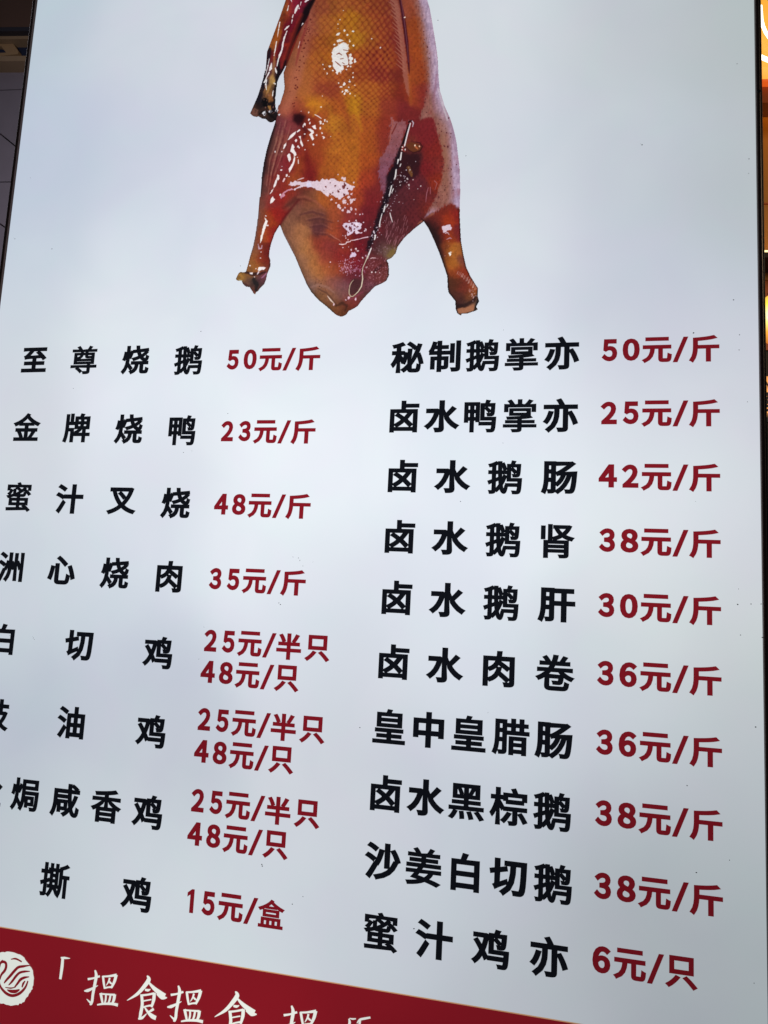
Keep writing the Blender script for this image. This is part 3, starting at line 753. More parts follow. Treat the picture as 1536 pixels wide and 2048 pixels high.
C = stroke(C, Z(710, 426, 6, 1085, 245, 1110, 235, 1130, 262), [1.6, 1.8, 1], (222, 200, 220), .9, 1)
C = stroke(C, Z(710, 426, 6, 1100, 318, 1140, 300, 1160, 310), [1, 2.2, 1], (204, 168, 190), .8, 1)
C = dots(C, [(900, 508, 2.2), (902.5, 505, 1.2)], (250, 246, 244)); C = dots(C, [(897, 492, .9), (890, 512, .8), (898, 483, .8)], (210, 150, 140), .7)
for i in range(17):
    t = i / 16; px, py = 915 + 37 * t ** .9, 546 + 30 * t ** 1.15 + 1.5 * math.sin(i * 3)
    C = stroke(C, [(px + 1.5, py - 3.4 - 1.5 * t), (px - .8, py + 2.6 + 2.5 * t)], [.8, 1.2], (226, 196, 184), .6 + .2 * math.sin(i * 5), .9)
for _ in range(26):
    px, py = 946 + 5 * rng.normal(), 587 + 9 * rng.normal(); C = dots(C, [(px, py, .6 + .5 * rng.random())], (205, 170, 165), .75)

# left leg and thigh
A = limb(SL, 2)
m_ = (sm(sd[2], -1, .8) * sm(y + 4 * fbm(x, y, 12, 71) - .35 * (x - 540), 396, 418))[..., None]
C = C * (1 - m_) + A * m_
C = stroke(C, [(598, 400), (585, 414), (572, 432), (560, 450), (550, 468), (543, 488), (540, 503)], [3, 5, 5, 5, 5, 5, 4], (92, 24, 26), .65, 5)
C = stroke(C, [(519, 425), (515, 450), (511, 474), (506, 494), (500, 514)], [4, 5, 5, 5, 4], (128, 92, 78), .6, 4)
C = stroke(C, [(539, 512), (542, 525), (540, 540), (535, 552)], [3, 5, 6, 4], (72, 34, 30), .75, 4)
C = stroke(C, [(492, 545), (505, 549), (520, 548), (530, 545)], [4, 6, 5, 3], (46, 24, 26), .8, 4, 1.5)
C = stroke(C, [(508, 560), (514, 570), (512, 580)], [7, 9, 5], (34, 32, 32), .8, 4, 2)
C = stroke(C, [(474, 552), (480, 549), (486, 556), (480, 561)], [3, 5, 5, 3], (176, 126, 56), .75, 3, 1.2)
C = stroke(C, [(478, 560.5), (484, 562)], [1.5, 2], (226, 224, 160), .9, 1.5); C = dots(C, [(512, 587, 1.8)], (196, 176, 96), .9)
C = stroke(C, [(484, 566), (494, 572), (503, 580)], [4, 6, 5], (78, 46, 44), .6, 3, 2)
C = blob(C, Z(460, 426, 6, 415, 50, 435, 75, 455, 100, 440, 150, 415, 210, 400, 260, 380, 340, 362, 365, 365, 310, 385, 230, 400, 150, 425, 100), (250, 248, 246), .97, 1.2, .9, 3)
C = stroke(C, Z(460, 426, 6, 340, 380, 350, 430, 380, 425, 385, 390), [2, 3, 2.4, 1], (206, 186, 206), .8, 1.2, 1.2, 2.5)
C = blob(C, Z(460, 426, 6, 340, 655, 375, 648, 435, 655, 405, 685, 385, 685, 350, 700, 335, 685), (244, 240, 244), .96, 1.2, 1, 3)
C = blob(C, Z(460, 426, 6, 235, 715, 275, 715, 270, 738, 240, 738), (244, 236, 240), .96, 1.2, .8, 3)
C = stroke(C, Z(460, 426, 6, 330, 735, 345, 710), [2, 3], (232, 216, 226), .9, 1.2); C = dots(C, Z3(460, 426, 6, 245, 632, 1.6, 365, 540, 1.2, 455, 150, 1.5, 375, 470, 1, 430, 38, 1.2, 295, 768, 1, 312, 670, 1), (240, 226, 226))
C = stroke(C, Z(460, 426, 6, 380, 780, 410, 755, 440, 725), [1.5, 3.5, 2], (172, 118, 150), .8, 2, 1)

# wing
A = limb(SW, 3)
A = A * (1 + .12 * vnoise((x * .94 + y * .33), (x * -.33 + y * .94) / 5, 3.2, 66))[..., None]
m_ = (sm(sd[1], -1, .8))[..., None]; C = C * (1 - m_) + A * m_
C = stroke(C, [(628, 0), (616, 18), (609, 34), (600, 50), (590, 72), (580, 98), (572, 122), (565, 143)], [6, 11, 13, 11, 7, 6, 5, 3.5], (22, 9, 14), .93, 5)
C = stroke(C, [(556, 30), (543, 70), (537, 98), (533, 120)], [2, 2, 2.5, 3], (60, 24, 22), .6, 2.5)
C = stroke(C, [(572, 52), (565, 80), (560, 110), (556, 140)], [7, 8, 8, 7], (98, 14, 30), .55, 6)
C = stroke(C, [(603, 30), (592, 55), (582, 88), (572, 118)], [8, 9, 8, 6], (150, 40, 28), .5, 6)
C = stroke(C, [(549, 98), (549, 122), (546, 150), (540, 172), (534, 186)], [2, 5, 7, 7, 4], (196, 152, 72), .55, 4, 1.5, 7)
C = stroke(C, [(540, 98), (536, 125), (530, 150), (527, 175), (518, 198)], [4, 5, 5, 7, 8], (26, 20, 30), .8, 3.5, 2, 5)
C = stroke(C, [(556, 118), (557, 145), (553, 168), (550, 195), (549, 222)], [5, 7, 6, 7, 9], (22, 16, 22), .88, 3, 2, 5)
C = blob(C, Z(460, 0, 6, 390, 1190, 430, 1175, 460, 1200, 450, 1278, 400, 1278, 375, 1240), (12, 10, 12), .92, 3, 2, 5)
C = stroke(C, [(522, 208), (515, 216), (522, 226), (534, 222), (544, 236)], [8, 12, 12, 12, 10], (44, 28, 24), .55, 4, 3, 6)
C = stroke(C, Z(460, 213, 6, 270, 50, 300, 30, 330, 50, 320, 85, 280, 90), [2, 3, 3, 3, 2], (128, 84, 66), .8, 2, 1)
C = stroke(C, Z(460, 213, 6, 350, 100, 375, 70, 440, 60, 500, 120, 540, 150), [3, 4, 3, 5, 4], (20, 14, 14), .8, 3, 2)
C = stroke(C, [(537, 213), (541, 220), (540, 213)], [3, 4, 3], (196, 142, 66), .8, 2)
WH = (250, 248, 250)
for q, w_ in ((Z(460, 0, 6, 685, 375, 655, 450, 635, 530, 625, 600, 600, 660, 585, 710), [1.4, 3.2, 3.4, 2.8, 4.5, 2]), (Z(460, 0, 6, 585, 705, 575, 740, 565, 795), [2, 3.2, 1.6]),
              (Z(460, 0, 6, 660, 360, 690, 330, 710, 310), [1.5, 4, 1.5]), (Z(460, 0, 6, 740, 280, 748, 240), [1, 2]), (Z(460, 0, 6, 750, 215, 760, 180), [2.2, 1.5]),
              (Z(460, 0, 6, 780, 160, 795, 115, 815, 70), [2, 5, 3]), (Z(460, 0, 6, 820, 60, 830, 105), [1.5, 2]), (Z(460, 0, 6, 845, 70, 855, 25), [1, 1.4]), (Z(460, 0, 6, 735, 0, 742, 25), [2, 1.2]),
              (Z(460, 0, 6, 705, 70, 690, 130), [1, 2]), (Z(460, 0, 6, 905, 25, 925, 5, 940, 0), [3, 4.5, 3]), (Z(460, 0, 6, 560, 500, 545, 590, 530, 670), [1.2, 2, 1.2]), (Z(460, 0, 6, 600, 270, 585, 350, 570, 450), [1.6, 1.8, 1]),
              (Z(460, 0, 6, 500, 760, 490, 820, 475, 850), [2, 5.5, 2.5]), (Z(460, 0, 6, 425, 800, 425, 850), [3, 2]), (Z(460, 0, 6, 475, 700, 455, 800, 430, 900), [1, 1.6, 1.2]), (Z(460, 0, 6, 470, 870, 440, 930, 415, 990), [2.5, 2, 3]),
              (Z(460, 0, 6, 440, 960, 430, 1020, 440, 1080), [2, 3, 1.5]), (Z(460, 0, 6, 545, 820, 555, 860, 560, 885), [2, 3.5, 1]), (Z(460, 0, 6, 520, 1090, 510, 1150), [1.5, 2]), (Z(460, 0, 6, 530, 1000, 545, 1010), [2, 2]),
              (Z(460, 0, 6, 875, 285, 860, 310), [2, 1]), (Z(460, 0, 6, 840, 500, 820, 580), [1, 1.2])):
    C = stroke(C, q, w_, WH, .94, 1.0, .7, 3)
C = dots(C, [(535 + 30 * rng.random() - 8, 110 + 125 * rng.random(), .5 + .4 * rng.random()) for _ in range(60)], (175, 120, 95), .6)
C = dots(C, Z3(460, 213, 6, 410, 85, 3.4, 488, 62, 3.2, 560, 55, 3.4, 590, 100, 2.0, 565, 35, 2.5), (228, 230, 238), .95); C = dots(C, Z3(460, 213, 6, 414, 92, 1.8, 492, 62, 1.7, 556, 66, 1.6), (24, 18, 20), .95)
C = stroke(C, [(617, 34), (610, 62), (603, 84), (597, 108), (592, 130)], [3, 5, 5, 4, 2], (140, 38, 42), .55, 5)

# --- wet highlights of the body
H1 = Z(460, 0, 6, 1230, 590, 1290, 550, 1330, 530, 1390, 530, 1415, 590, 1430, 620, 1400, 640, 1410, 690, 1420, 760, 1390, 790, 1345, 775, 1360, 830, 1330, 850, 1290, 890, 1260, 840, 1240, 790, 1225, 720, 1220, 650)
C = blob(C, H1, WH, .97, 1.0, 3.4, 4.5, 5)
C = blob(C, [(a_ + 2, b_ - 3) for a_, b_ in H1[1:6]] + [(690, 96), (672, 98)], WH, .9, 1.0, 4, 3.5, 9)
for q in (Z(460, 0, 6, 1280, 490, 1320, 468, 1370, 490, 1330, 502, 1290, 510), Z(460, 0, 6, 1270, 430, 1285, 400, 1330, 392, 1310, 425), Z(460, 0, 6, 1420, 660, 1450, 645, 1465, 665, 1445, 680)):
    C = blob(C, q, WH, .95, 1.1, 1.0, 3)
DK = (150, 62, 34)
for q in (Z(460, 0, 6, 1280, 655, 1310, 640, 1345, 665), Z(460, 0, 6, 1360, 600, 1420, 612), Z(460, 0, 6, 1325, 710, 1360, 705), Z(460, 0, 6, 1265, 740, 1300, 770, 1330, 795), Z(460, 0, 6, 1350, 755, 1375, 770), Z(460, 0, 6, 1395, 640, 1420, 690, 1425, 740)):
    C = stroke(C, q, [1.4, 2.4, 1.4], DK, .95, 1)
C = dots(C, Z3(460, 0, 6, 1200, 798, 2.6, 1135, 830, 1.6, 1237, 848, 1.6, 1440, 700, 2.6, 1465, 712, 2.2, 1498, 725, 2.2, 1450, 755, 3, 1415, 800, 2, 1445, 800, 1.4, 1400, 838, 1.6, 1327, 865, 1.6, 1165, 882, 1.2, 1480, 548, 2.4, 1435, 495, 1.8, 1405, 420, 1.8,
                 1375, 370, 1.6, 1480, 375, 1.8, 1253, 537, 1.5, 1297, 345, 1.2, 1322, 238, 1, 1298, 292, .9, 1362, 130, .9, 1375, 1012, 2.4, 1335, 1045, 1.9, 1400, 1090, 3.4, 1430, 1052, 1.6, 1352, 1102, 1.5, 1440, 980, 2.2, 1478, 932, 1.3, 1478, 878, 1.2,
                 1110, 1155, 1.1, 1440, 1130, 1.4, 1375, 1125, 1.3, 1420, 1105, 1.5, 1305, 1000, .9, 1500, 1025, 1.2, 1115, 778, 1, 1500, 1150, 1.2), WH, .95)
C = dots(C, Z3(700, 0, 6, 40, 550, 2, 38, 375, 1.6, 60, 740, 2, 15, 700, 2.4, 365, 573, 1, 262, 468, .9, 55, 1025, 1), WH, .9)

WB = Z(460, 213, 6, 710, 945, 730, 905, 800, 895, 880, 905, 940, 895, 1010, 905, 1040, 885, 1085, 905, 1110, 865, 1160, 880, 1250, 865, 1310, 905, 1380, 900, 1440, 940, 1490, 970, 1470, 1005, 1420, 1010, 1420, 1060, 1360, 1080, 1320, 1115, 1260, 1080, 1210, 1045, 1180, 1090, 1130, 1050, 1060, 1010, 1000, 980, 960, 965, 900, 960, 850, 975, 790, 1000, 740, 1005, 800, 972, 840, 950)
C = blob(C, WB, (228, 210, 224), .96, 1.2, 3.2, 4.5, 6)
C = blob(C, Z(460, 213, 6, 605, 1085, 635, 1040, 700, 995, 740, 985, 760, 1000, 700, 1015, 650, 1045, 660, 1070, 615, 1110), (216, 160, 178), .9, 1.4, 1.2, 4)
C = blob(C, Z(460, 213, 6, 920, 925, 960, 905, 985, 960, 930, 975), (224, 218, 242), .9, 2, .8)
C = dots(C, Z3(460, 213, 6, 1148, 965, 1.5, 1200, 918, 1.3, 1262, 958, 1.7, 1130, 1008, 1.2, 1200, 1050, 1.6, 1300, 1020, 2.2, 1318, 1000, 1.6, 1365, 965, 3.6, 1380, 940, 2.4, 1235, 1040, 1.1, 1370, 1060, 2, 1410, 985, 1.6), (112, 40, 34), .9)
C = dots(C, Z3(460, 213, 6, 1350, 862, 3.2, 1375, 872, 2.6, 1485, 915, 2.2, 1425, 1090, 3, 1370, 1140, 4, 1455, 1140, 3.4, 1490, 1115, 2.8, 1305, 1195, 2.8, 1320, 1215, 2.2, 1350, 1245, 2.6, 1425, 1262, 3.8, 1455, 1230, 2.4, 1415, 1175, 2.2, 1220, 1120, 1.8, 1460, 1050, 1.8,
                 1275, 1162, 1.4, 1297, 818, 1.2, 1510, 1240, 1.5, 1380, 1215, 1.2), (226, 206, 220), .92)
# thigh highlights
for q in (Z(460, 213, 6, 695, 405, 715, 360, 750, 325, 795, 298, 785, 335, 750, 370, 715, 395), Z(460, 213, 6, 638, 515, 650, 465, 680, 432, 672, 470, 655, 500), Z(460, 213, 6, 725, 540, 740, 480, 750, 448, 780, 490, 765, 510, 790, 555, 800, 580, 780, 600, 755, 560),
          Z(460, 213, 6, 770, 590, 785, 620, 775, 680, 750, 735, 715, 795, 705, 750, 735, 705, 760, 660), Z(460, 213, 6, 688, 590, 705, 565, 725, 575, 730, 640, 715, 668, 700, 645), Z(460, 213, 6, 825, 360, 850, 355, 855, 400, 880, 470, 870, 490, 845, 440, 845, 395),
          Z(460, 213, 6, 930, 268, 970, 270, 1000, 290, 1010, 320, 990, 335, 1010, 390, 990, 412, 970, 370, 950, 340, 978, 315), Z(460, 213, 6, 985, 240, 1025, 222, 1035, 275, 1005, 270), Z(460, 213, 6, 560, 870, 570, 815, 590, 830, 592, 870, 575, 890),
          Z(460, 213, 6, 520, 960, 540, 900, 560, 865, 568, 905, 545, 960, 525, 985), Z(460, 213, 6, 478, 1055, 500, 1010, 525, 985, 510, 1025), Z(460, 213, 6, 482, 1160, 490, 1115, 515, 1080, 525, 1105, 545, 1115, 520, 1145, 490, 1168)):
    C = blob(C, q, (250, 246, 246), .96, 1.2, .7, 3)
C = stroke(C, Z(460, 213, 6, 810, 305, 835, 285), [2.4, 3], WH, .95, 1)
C = stroke(C, Z(460, 213, 6, 820, 640, 822, 685), [1.4, 1.8], WH, .9, 1); C = stroke(C, Z(460, 213, 6, 1020, 100, 1060, 120, 1095, 145), [1.4, 1.8, 1.4], WH, .9, 1); C = stroke(C, Z(460, 213, 6, 810, 885, 850, 870, 885, 860), [1.4, 2.4, 1.8], (226, 196, 200), .9, 1)
C = stroke(C, Z(460, 213, 6, 640, 900, 655, 870), [3, 3.4], (240, 210, 216), .9, 1)
C = dots(C, Z3(460, 213, 6, 895, 215, 1.8, 878, 240, 1.4, 898, 330, 1.6, 950, 155, 2.0, 960, 200, 1.2, 1090, 192, 2.4, 1088, 262, 2.2, 1105, 320, 1.8, 1122, 380, 2.2, 1138, 172, 1.6, 1042, 345, 1.4, 1003, 457, 1.1, 1098, 8, 1.6, 945, 75, 1.5, 855, 60, 1.5, 793, 410, 1.8, 822, 485, 2.4, 835, 495, 1.4,
                 902, 520, 1.1, 812, 610, 1, 1120, 210, 1.2, 1165, 180, 1, 1210, 362, 1, 625, 720, 1, 615, 765, 1.4, 680, 825, 1.6, 710, 845, 1, 545, 545, 1.0, 620, 545, 1.3, 940, 410, 1, 605, 1060, 1.2), WH, .92)
# lower highlights on the rump
C = blob(C, Z(460, 426, 6, 1350, 150, 1370, 120, 1430, 125, 1480, 115, 1540, 110, 1580, 130, 1570, 190, 1530, 215, 1490, 215, 1475, 245, 1440, 265, 1405, 270, 1415, 225, 1380, 185), (222, 208, 232), .95, 1.2, 2.0, 3, 7)
C = dots(C, Z3(460, 426, 6, 1400, 165, 2.2, 1445, 185, 3.2, 1462, 132, 1.8, 1500, 150, 2.0, 1455, 215, 1.4, 1425, 235, 1.2, 1530, 165, 2, 1495, 195, 1.6), (112, 38, 44), .92)
C = dots(C, Z3(710, 426, 6, 20, 130, 3.4, 65, 160, 1.6, 105, 115, 1.5, 122, 212, 2, 45, 145, 1.6, 12, 90, 1.4, 60, 20, 1.2, 230, 232, 1.8, 205, 268, 1.8, 90, 15, 1), (236, 222, 238), .92)
C = blob(C, Z(710, 426, 6, 0, 230, 5, 190, 30, 215, 60, 235, 88, 232, 85, 248, 50, 245, 10, 258), (232, 216, 234), .94, 1.1, .8, 3)
C = stroke(C, Z(460, 426, 6, 1312, 375, 1350, 380, 1392, 372, 1400, 352, 1445, 345, 1450, 330, 1490, 328, 1536, 315), [1.5, 2.2, 1.2, 2.2, 1.4, 1, 1.6, 1.4], (240, 224, 230), .92, 1); C = stroke(C, Z(710, 426, 6, 0, 325, 50, 315, 100, 300, 155, 290), [1.6, 1.4, 1.8, 2.4], (232, 200, 216), .9, 1)
C = dots(C, Z3(460, 426, 6, 1390, 300, 1.6, 1415, 322, 1.4, 1355, 270, 1, 1385, 280, 1, 1455, 440, 1.4, 1425, 410, 1, 1355, 415, 1, 1298, 98, 1, 1205, 592, 1.1, 1430, 100, 1.2, 1515, 95, 1.3, 1510, 15, 1.2), (236, 214, 226), .9)
C = blob(C, Z(460, 426, 6, 1440, 520, 1465, 475, 1495, 470, 1520, 500, 1510, 525, 1480, 528, 1450, 540), (222, 206, 234), .94, 1.2, 1.6, 3, 8)
for i in range(75):
    px, py = 702 + 13 * rng.normal(), 531 + 12 * rng.normal()
    C = dots(C, [(px, py, .5 + .8 * rng.random() ** 2)], (214, 176, 200), .8)
for i in range(40):
    px, py = 676 + 30 * rng.random(), 520 + 28 * rng.random(); C = dots(C, [(px, py, .4 + .6 * rng.random())], (214, 160, 170), .7)
for i in range(16):
    px = 682 + 3 * i + rng.normal(0, 1); py = 538 + rng.normal(0, 3); C = stroke(C, [(px, py), (px + 1.4, py + 5)], [1.6, .8], (196, 140, 170), .7, 1)
C = stroke(C, Z(710, 426, 6, 185, 550, 210, 540, 250, 542), [1, 1.8, 1], (232, 200, 206), .9, 1); C = dots(C, Z3(710, 426, 6, 205, 712, 1.6, 140, 655, 1.7, 248, 712, 1.1, 295, 715, 1.1, 15, 435, 1.8, 35, 455, 1.6, 95, 540, 1.3), (240, 226, 230), .9)
C = dots(C, Z3(460, 426, 6, 1430, 1022, 2.4, 1510, 1035, 2, 1390, 1045, 1, 1250, 1100, 1.6), (236, 206, 226), .9)
C = stroke(C, [(696, 600), (706, 597), (716, 590), (726, 584)], [2, 3, 3, 2], (150, 62, 84), .6, 3, 1.5)

# wet specks along the burnt wire pocket
for i in range(95):
    t = rng.random(); px = np.interp(t, [0, .35, 1], [815, 785, 740]) + rng.normal(0, 6 + 8 * (t < .5)); py = 325 + 170 * t + rng.normal(0, 4)
    C = dots(C, [(px, py, .4 + .6 * rng.random() ** 2)], (225, 215, 225), .8)
C = dots(C, Z3(700, 213, 6, 705, 945, 1.3, 815, 990, 1.1, 685, 915, 1.1, 710, 990, 1, 755, 880, 1.2, 688, 870, 1.6, 597, 908, 1, 605, 945, 1.2, 588, 1150, 1.2, 768, 1120, .9, 850, 955, .9), (236, 224, 226), .85)
C = stroke(C, Z(700, 213, 6, 940, 975, 920, 1050, 910, 1150), [1, 1.6, .8], (196, 128, 140), .7, 1); C = stroke(C, Z(700, 213, 6, 965, 970, 965, 1050), [1.4, 1], (196, 128, 140), .7, 1); C = stroke(C, Z(700, 213, 6, 1015, 895, 1045, 925, 1020, 1000), [2, 1.6, 1], (190, 120, 122), .7, 1.2)

# the steel skewer wire and its loop
C = stroke(C, Z(700, 213, 6, 705, 190, 735, 172, 765, 200, 755, 245), [3, 2.6, 2.4, 1], (24, 14, 20), .9, 1.5)
C = stroke(C, Z(700, 213, 6, 748, 178, 762, 200, 752, 245), [2, 2.4, 1.4], (214, 190, 206), .95, 1)
C = stroke(C, Z(700, 213, 6, 708, 230, 640, 440), [2.6, 4.6], (24, 14, 20), .9, 1.5)
C = stroke(C, Z(700, 213, 6, 725, 205, 690, 330, 655, 475), [2.2, 2.6, 2.4], (236, 230, 236), .97, 1)
C = stroke(C, Z(700, 213, 6, 640, 485, 625, 520, 660, 540), [3.4, 3.6, 2], (176, 70, 60), .9, 1.5); C = dots(C, Z3(700, 213, 6, 632, 488, 1.2, 625, 520, 1.1, 662, 520, 1), (246, 230, 230))
for q, w_ in ((Z(700, 213, 6, 618, 555, 605, 640), [2.4, 3]), (Z(700, 213, 6, 580, 640, 570, 690), [3, 1.4]), (Z(700, 213, 6, 612, 690, 600, 720), [1.4, 2]), (Z(700, 213, 6, 555, 760, 545, 845, 530, 875), [2.4, 3, 1.6]), (Z(700, 213, 6, 500, 955, 480, 1040, 470, 1080), [2.4, 2.4, 1.4]),
              (Z(700, 213, 6, 520, 990, 500, 1040), [2, 1.2]), (Z(700, 213, 6, 455, 1180, 440, 1210), [2, 1.2]), (Z(700, 213, 6, 420, 1200, 405, 1262), [3, 2.6]), (Z(710, 426, 6, 325, 10, 300, 110, 295, 165), [1.4, 2, 2.4]), (Z(710, 426, 6, 245, 270, 235, 320), [3.2, 2]),
              (Z(710, 426, 6, 195, 425, 165, 500, 150, 545), [2, 2.8, 2.6]), (Z(710, 426, 6, 420, 0, 430, 45, 450, 110), [1.4, 1.8, 1])):
    C = stroke(C, q, w_, (240, 236, 238), .95, 1)
C = stroke(C, [(736, 512), (731, 524), (726, 535), (724.5, 545), (725, 558), (722.5, 573), (717, 583), (709, 591), (702, 593)], [2.6, 2, 2, 2.2, 2.6, 2.8, 2.4, 2.2, 2], (36, 20, 24), .7, 3)
C = stroke(C, [(736, 512), (731, 524), (726, 535), (724.5, 545), (725.5, 558), (723, 573), (717, 583), (710, 590)], [2.2, 1.5, 1.4, 1.7, 2.3, 2.4, 1.8, 1.6], (214, 200, 178), .97, .9)
C = stroke(C, [(712, 588), (706, 593), (701.5, 593), (698.5, 588), (698.5, 580), (700, 571), (703, 565), (707.5, 560)], [1.6, 1.8, 2.2, 2, 1.6, 1.6, 1.4, .8], (196, 180, 150), .95, .9)

C = C * (1 + .05 * vnoise(x, y, 1.8, 90))[..., None]
# darker contour where the skin turns away, body only (part of the print)
ed = np.maximum.reduce(sd)
C = C * (1 - .22 * sm(ed, 3.0, .2) * (1 - sm(x, 800, 820) * (y < 425)))[..., None]
lum = (C @ [.3, .6, .1])[..., None]; hl = sm(lum[..., 0], 150, 190)[..., None]
C = (lum + (C - lum) * (1 - .08 * (1 - hl))) * (1 - .045 * (1 - hl)) * (1 + (1 - hl) * np.array([.01, -.03, .03]))
C = np.clip(C, 6, 255)

# mesh of the printed picture: keep cells wholly inside, edge points pulled onto the outline
NZ, NX = keep.shape
inr = (inside > 0) & (gap < 0)
cellk = inr[:-1, :-1] & inr[1:, :-1] & inr[:-1, 1:] & inr[1:, 1:]
ji = np.argwhere(cellk)
vid = -np.ones(keep.shape, int)
order = np.zeros(keep.shape, bool)
for dj, di in ((0, 0), (0, 1), (1, 0), (1, 1)): order[ji[:, 0] + dj, ji[:, 1] + di] = True
lin = -np.ones(keep.shape, int); lin[idx] = np.arange(len(idx[0]))
vi = np.argwhere(order); vid[order] = np.arange(len(vi))
verts = np.stack([GX[order] * U, np.full(len(vi), -0.0005), CAM_H + GZ[order] * U], 1)
faces = np.stack([vid[ji[:, 0], ji[:, 1]], vid[ji[:, 0], ji[:, 1] + 1], vid[ji[:, 0] + 1, ji[:, 1] + 1], vid[ji[:, 0] + 1, ji[:, 1]]], 1)
me = bpy.data.meshes.new('goose_picture')
me.vertices.add(len(verts)); me.vertices.foreach_set('co', verts.ravel())
me.loops.add(faces.size); me.loops.foreach_set('vertex_index', faces.ravel().astype(np.int32))
me.polygons.add(len(faces)); me.polygons.foreach_set('loop_start', np.arange(0, faces.size, 4, dtype=np.int32)); me.polygons.foreach_set('loop_total', np.full(len(faces), 4, np.int32))
me.update(); me.materials.append(M_print)
goose = bpy.data.objects.new('goose_picture', me); COL.objects.link(goose); goose.parent = sign
goose['label'] = 'printed picture of a whole glazed roast goose hanging neck up'
set_attr(me, 'ink', s2l(C[lin[order]])); give_backlight_vignette(goose, True)
#</GOOSE>
#<SLOGAN>
# ------------------------------------------------------------------ emblem and brush-lettered slogan on the red band
_lay = [0]


def brush(pts, ws, mat, name='brush_lettering', curve=True, parent=None):
    """flat brush stroke through photo-measured points; returns vertices and faces in layout units"""
    q = np.array([P(a, b_) for a, b_ in pts]); w0 = np.interp(np.linspace(0, 1, len(q)), np.linspace(0, 1, len(ws)), ws)
    if curve and len(q) > 2:
        Q, Wd = [], []
        for i in range(len(q) - 1):
            p0, p1, p2, p3 = q[max(i - 1, 0)], q[i], q[i + 1], q[min(i + 2, len(q) - 1)]
            for t in np.linspace(0, 1, 6)[:-1]:
                Q.append(.5 * ((2 * p1) + (p2 - p0) * t + (2 * p0 - 5 * p1 + 4 * p2 - p3) * t * t + (3 * p1 - p0 - 3 * p2 + p3) * t ** 3)); Wd.append(w0[i] + (w0[i + 1] - w0[i]) * t)
        Q.append(q[-1]); Wd.append(w0[-1]); q = np.array(Q); w0 = np.array(Wd)
    t = np.gradient(q, axis=0); t /= np.maximum(np.linalg.norm(t, axis=1), 1e-6)[:, None]; n = np.stack([-t[:, 1], t[:, 0]], 1)
    A, B = q + n * w0[:, None] / 2, q - n * w0[:, None] / 2
    n_ = len(q)
    return np.concatenate([A, B]), [(i, i + 1, n_ + i + 1, n_ + i) for i in range(n_ - 1)]


def lettering(name, strokes, mat, y0=-0.0006, label=None):
    V, Fc = [], []; n = 0
    for k, (pts, ws) in enumerate(strokes):
        v, f = brush(pts, ws, mat)
        V += [W(a, b_, y0 - k * 0.00003) for a, b_ in v]; Fc += [tuple(i + n for i in q) for q in f]; n += len(v)
    o = obj(name, V, Fc, mat, sign, label); give_backlight_vignette(o, True); return o


def R9(*uv): return [(uv[i] / 4, 1536 + uv[i + 1] / 4) for i in range(0, len(uv), 2)]


def shifted(strokes, a, b_):
    """move strokes across the sign so that photo point a lands on photo point b"""
    A, B = P(*a), P(*b_); out = []
    for pts, ws in strokes:
        q = np.array([P(*p_) for p_ in pts]) + (B[0] - A[0], B[1] - A[1])
        out.append(([tuple(np.array(inv(q[i:i + 1, 0], q[i:i + 1, 1])).ravel()) for i in range(len(q))], ws))
    return out


K = 1.12      # stroke widths below are in photo pixels
wen = [(R9(704, 1688, 750, 1680, 800, 1664), [4 * K, 3 * K, 3.5 * K]), (R9(762, 1616, 772, 1660, 760, 1730, 745, 1810, 738, 1866, 722, 1894), [3, 7, 6.5, 6, 6, 3]), (R9(740, 1888, 715, 1866, 695, 1846), [5, 3.5, .8]),
       (R9(676, 1782, 705, 1778, 745, 1760, 785, 1738), [2, 6, 4, 1]),
       (R9(826, 1662, 832, 1715, 840, 1764), [5, 5, 4]), (R9(822, 1666, 870, 1664, 935, 1654), [3, 3.5, 5.5]), (R9(932, 1652, 918, 1705, 892, 1758), [7, 6, 4]), (R9(838, 1758, 868, 1752, 896, 1750), [4, 3, 4]),
       (R9(880, 1676, 872, 1705, 852, 1738), [4, 3.5, 1]), (R9(874, 1700, 886, 1716, 900, 1726), [2.5, 4, 2]),
       (R9(808, 1798, 816, 1840, 824, 1884), [6, 5.5, 4]), (R9(850, 1810, 848, 1850, 838, 1886), [4, 4, 3]), (R9(888, 1806, 880, 1850, 866, 1886), [4, 4.5, 3]), (R9(806, 1804, 860, 1808, 922, 1812), [3, 3, 4]), (R9(920, 1808, 914, 1850, 898, 1888), [7, 6, 4]),
       (R9(780, 1892, 830, 1884, 900, 1884, 946, 1894), [2.5, 4, 5, 6])]
shi = [(R9(1178, 1660, 1192, 1690, 1160, 1740, 1100, 1806, 1018, 1858), [2, 9, 8, 6, 1]), (R9(1186, 1706, 1225, 1752, 1275, 1795, 1320, 1826), [2, 7, 10, 11]), (R9(1262, 1798, 1300, 1832, 1338, 1836), [8, 9, 1]),
       (R9(1162, 1772, 1186, 1776, 1206, 1768), [4, 5, 1]), (R9(1124, 1818, 1180, 1812, 1238, 1800), [4, 3.5, 4]), (R9(1236, 1796, 1232, 1850, 1214, 1912), [7, 7, 4]), (R9(1136, 1820, 1140, 1890, 1128, 1960, 1116, 2010), [6, 6.5, 7, 3]),
       (R9(1150, 1862, 1180, 1856, 1214, 1850), [2.5, 2.5, 2.5]), (R9(1146, 1912, 1180, 1902, 1220, 1896), [3, 3, 4]), (R9(1108, 2004, 1140, 1996, 1176, 1962), [3, 5, 1]),
       (R9(1158, 1910, 1186, 1950, 1218, 1982, 1250, 1998), [2, 5.5, 8.5, 8]), (R9(1232, 1924, 1212, 1938, 1190, 1948), [5, 4.5, 1.5])]
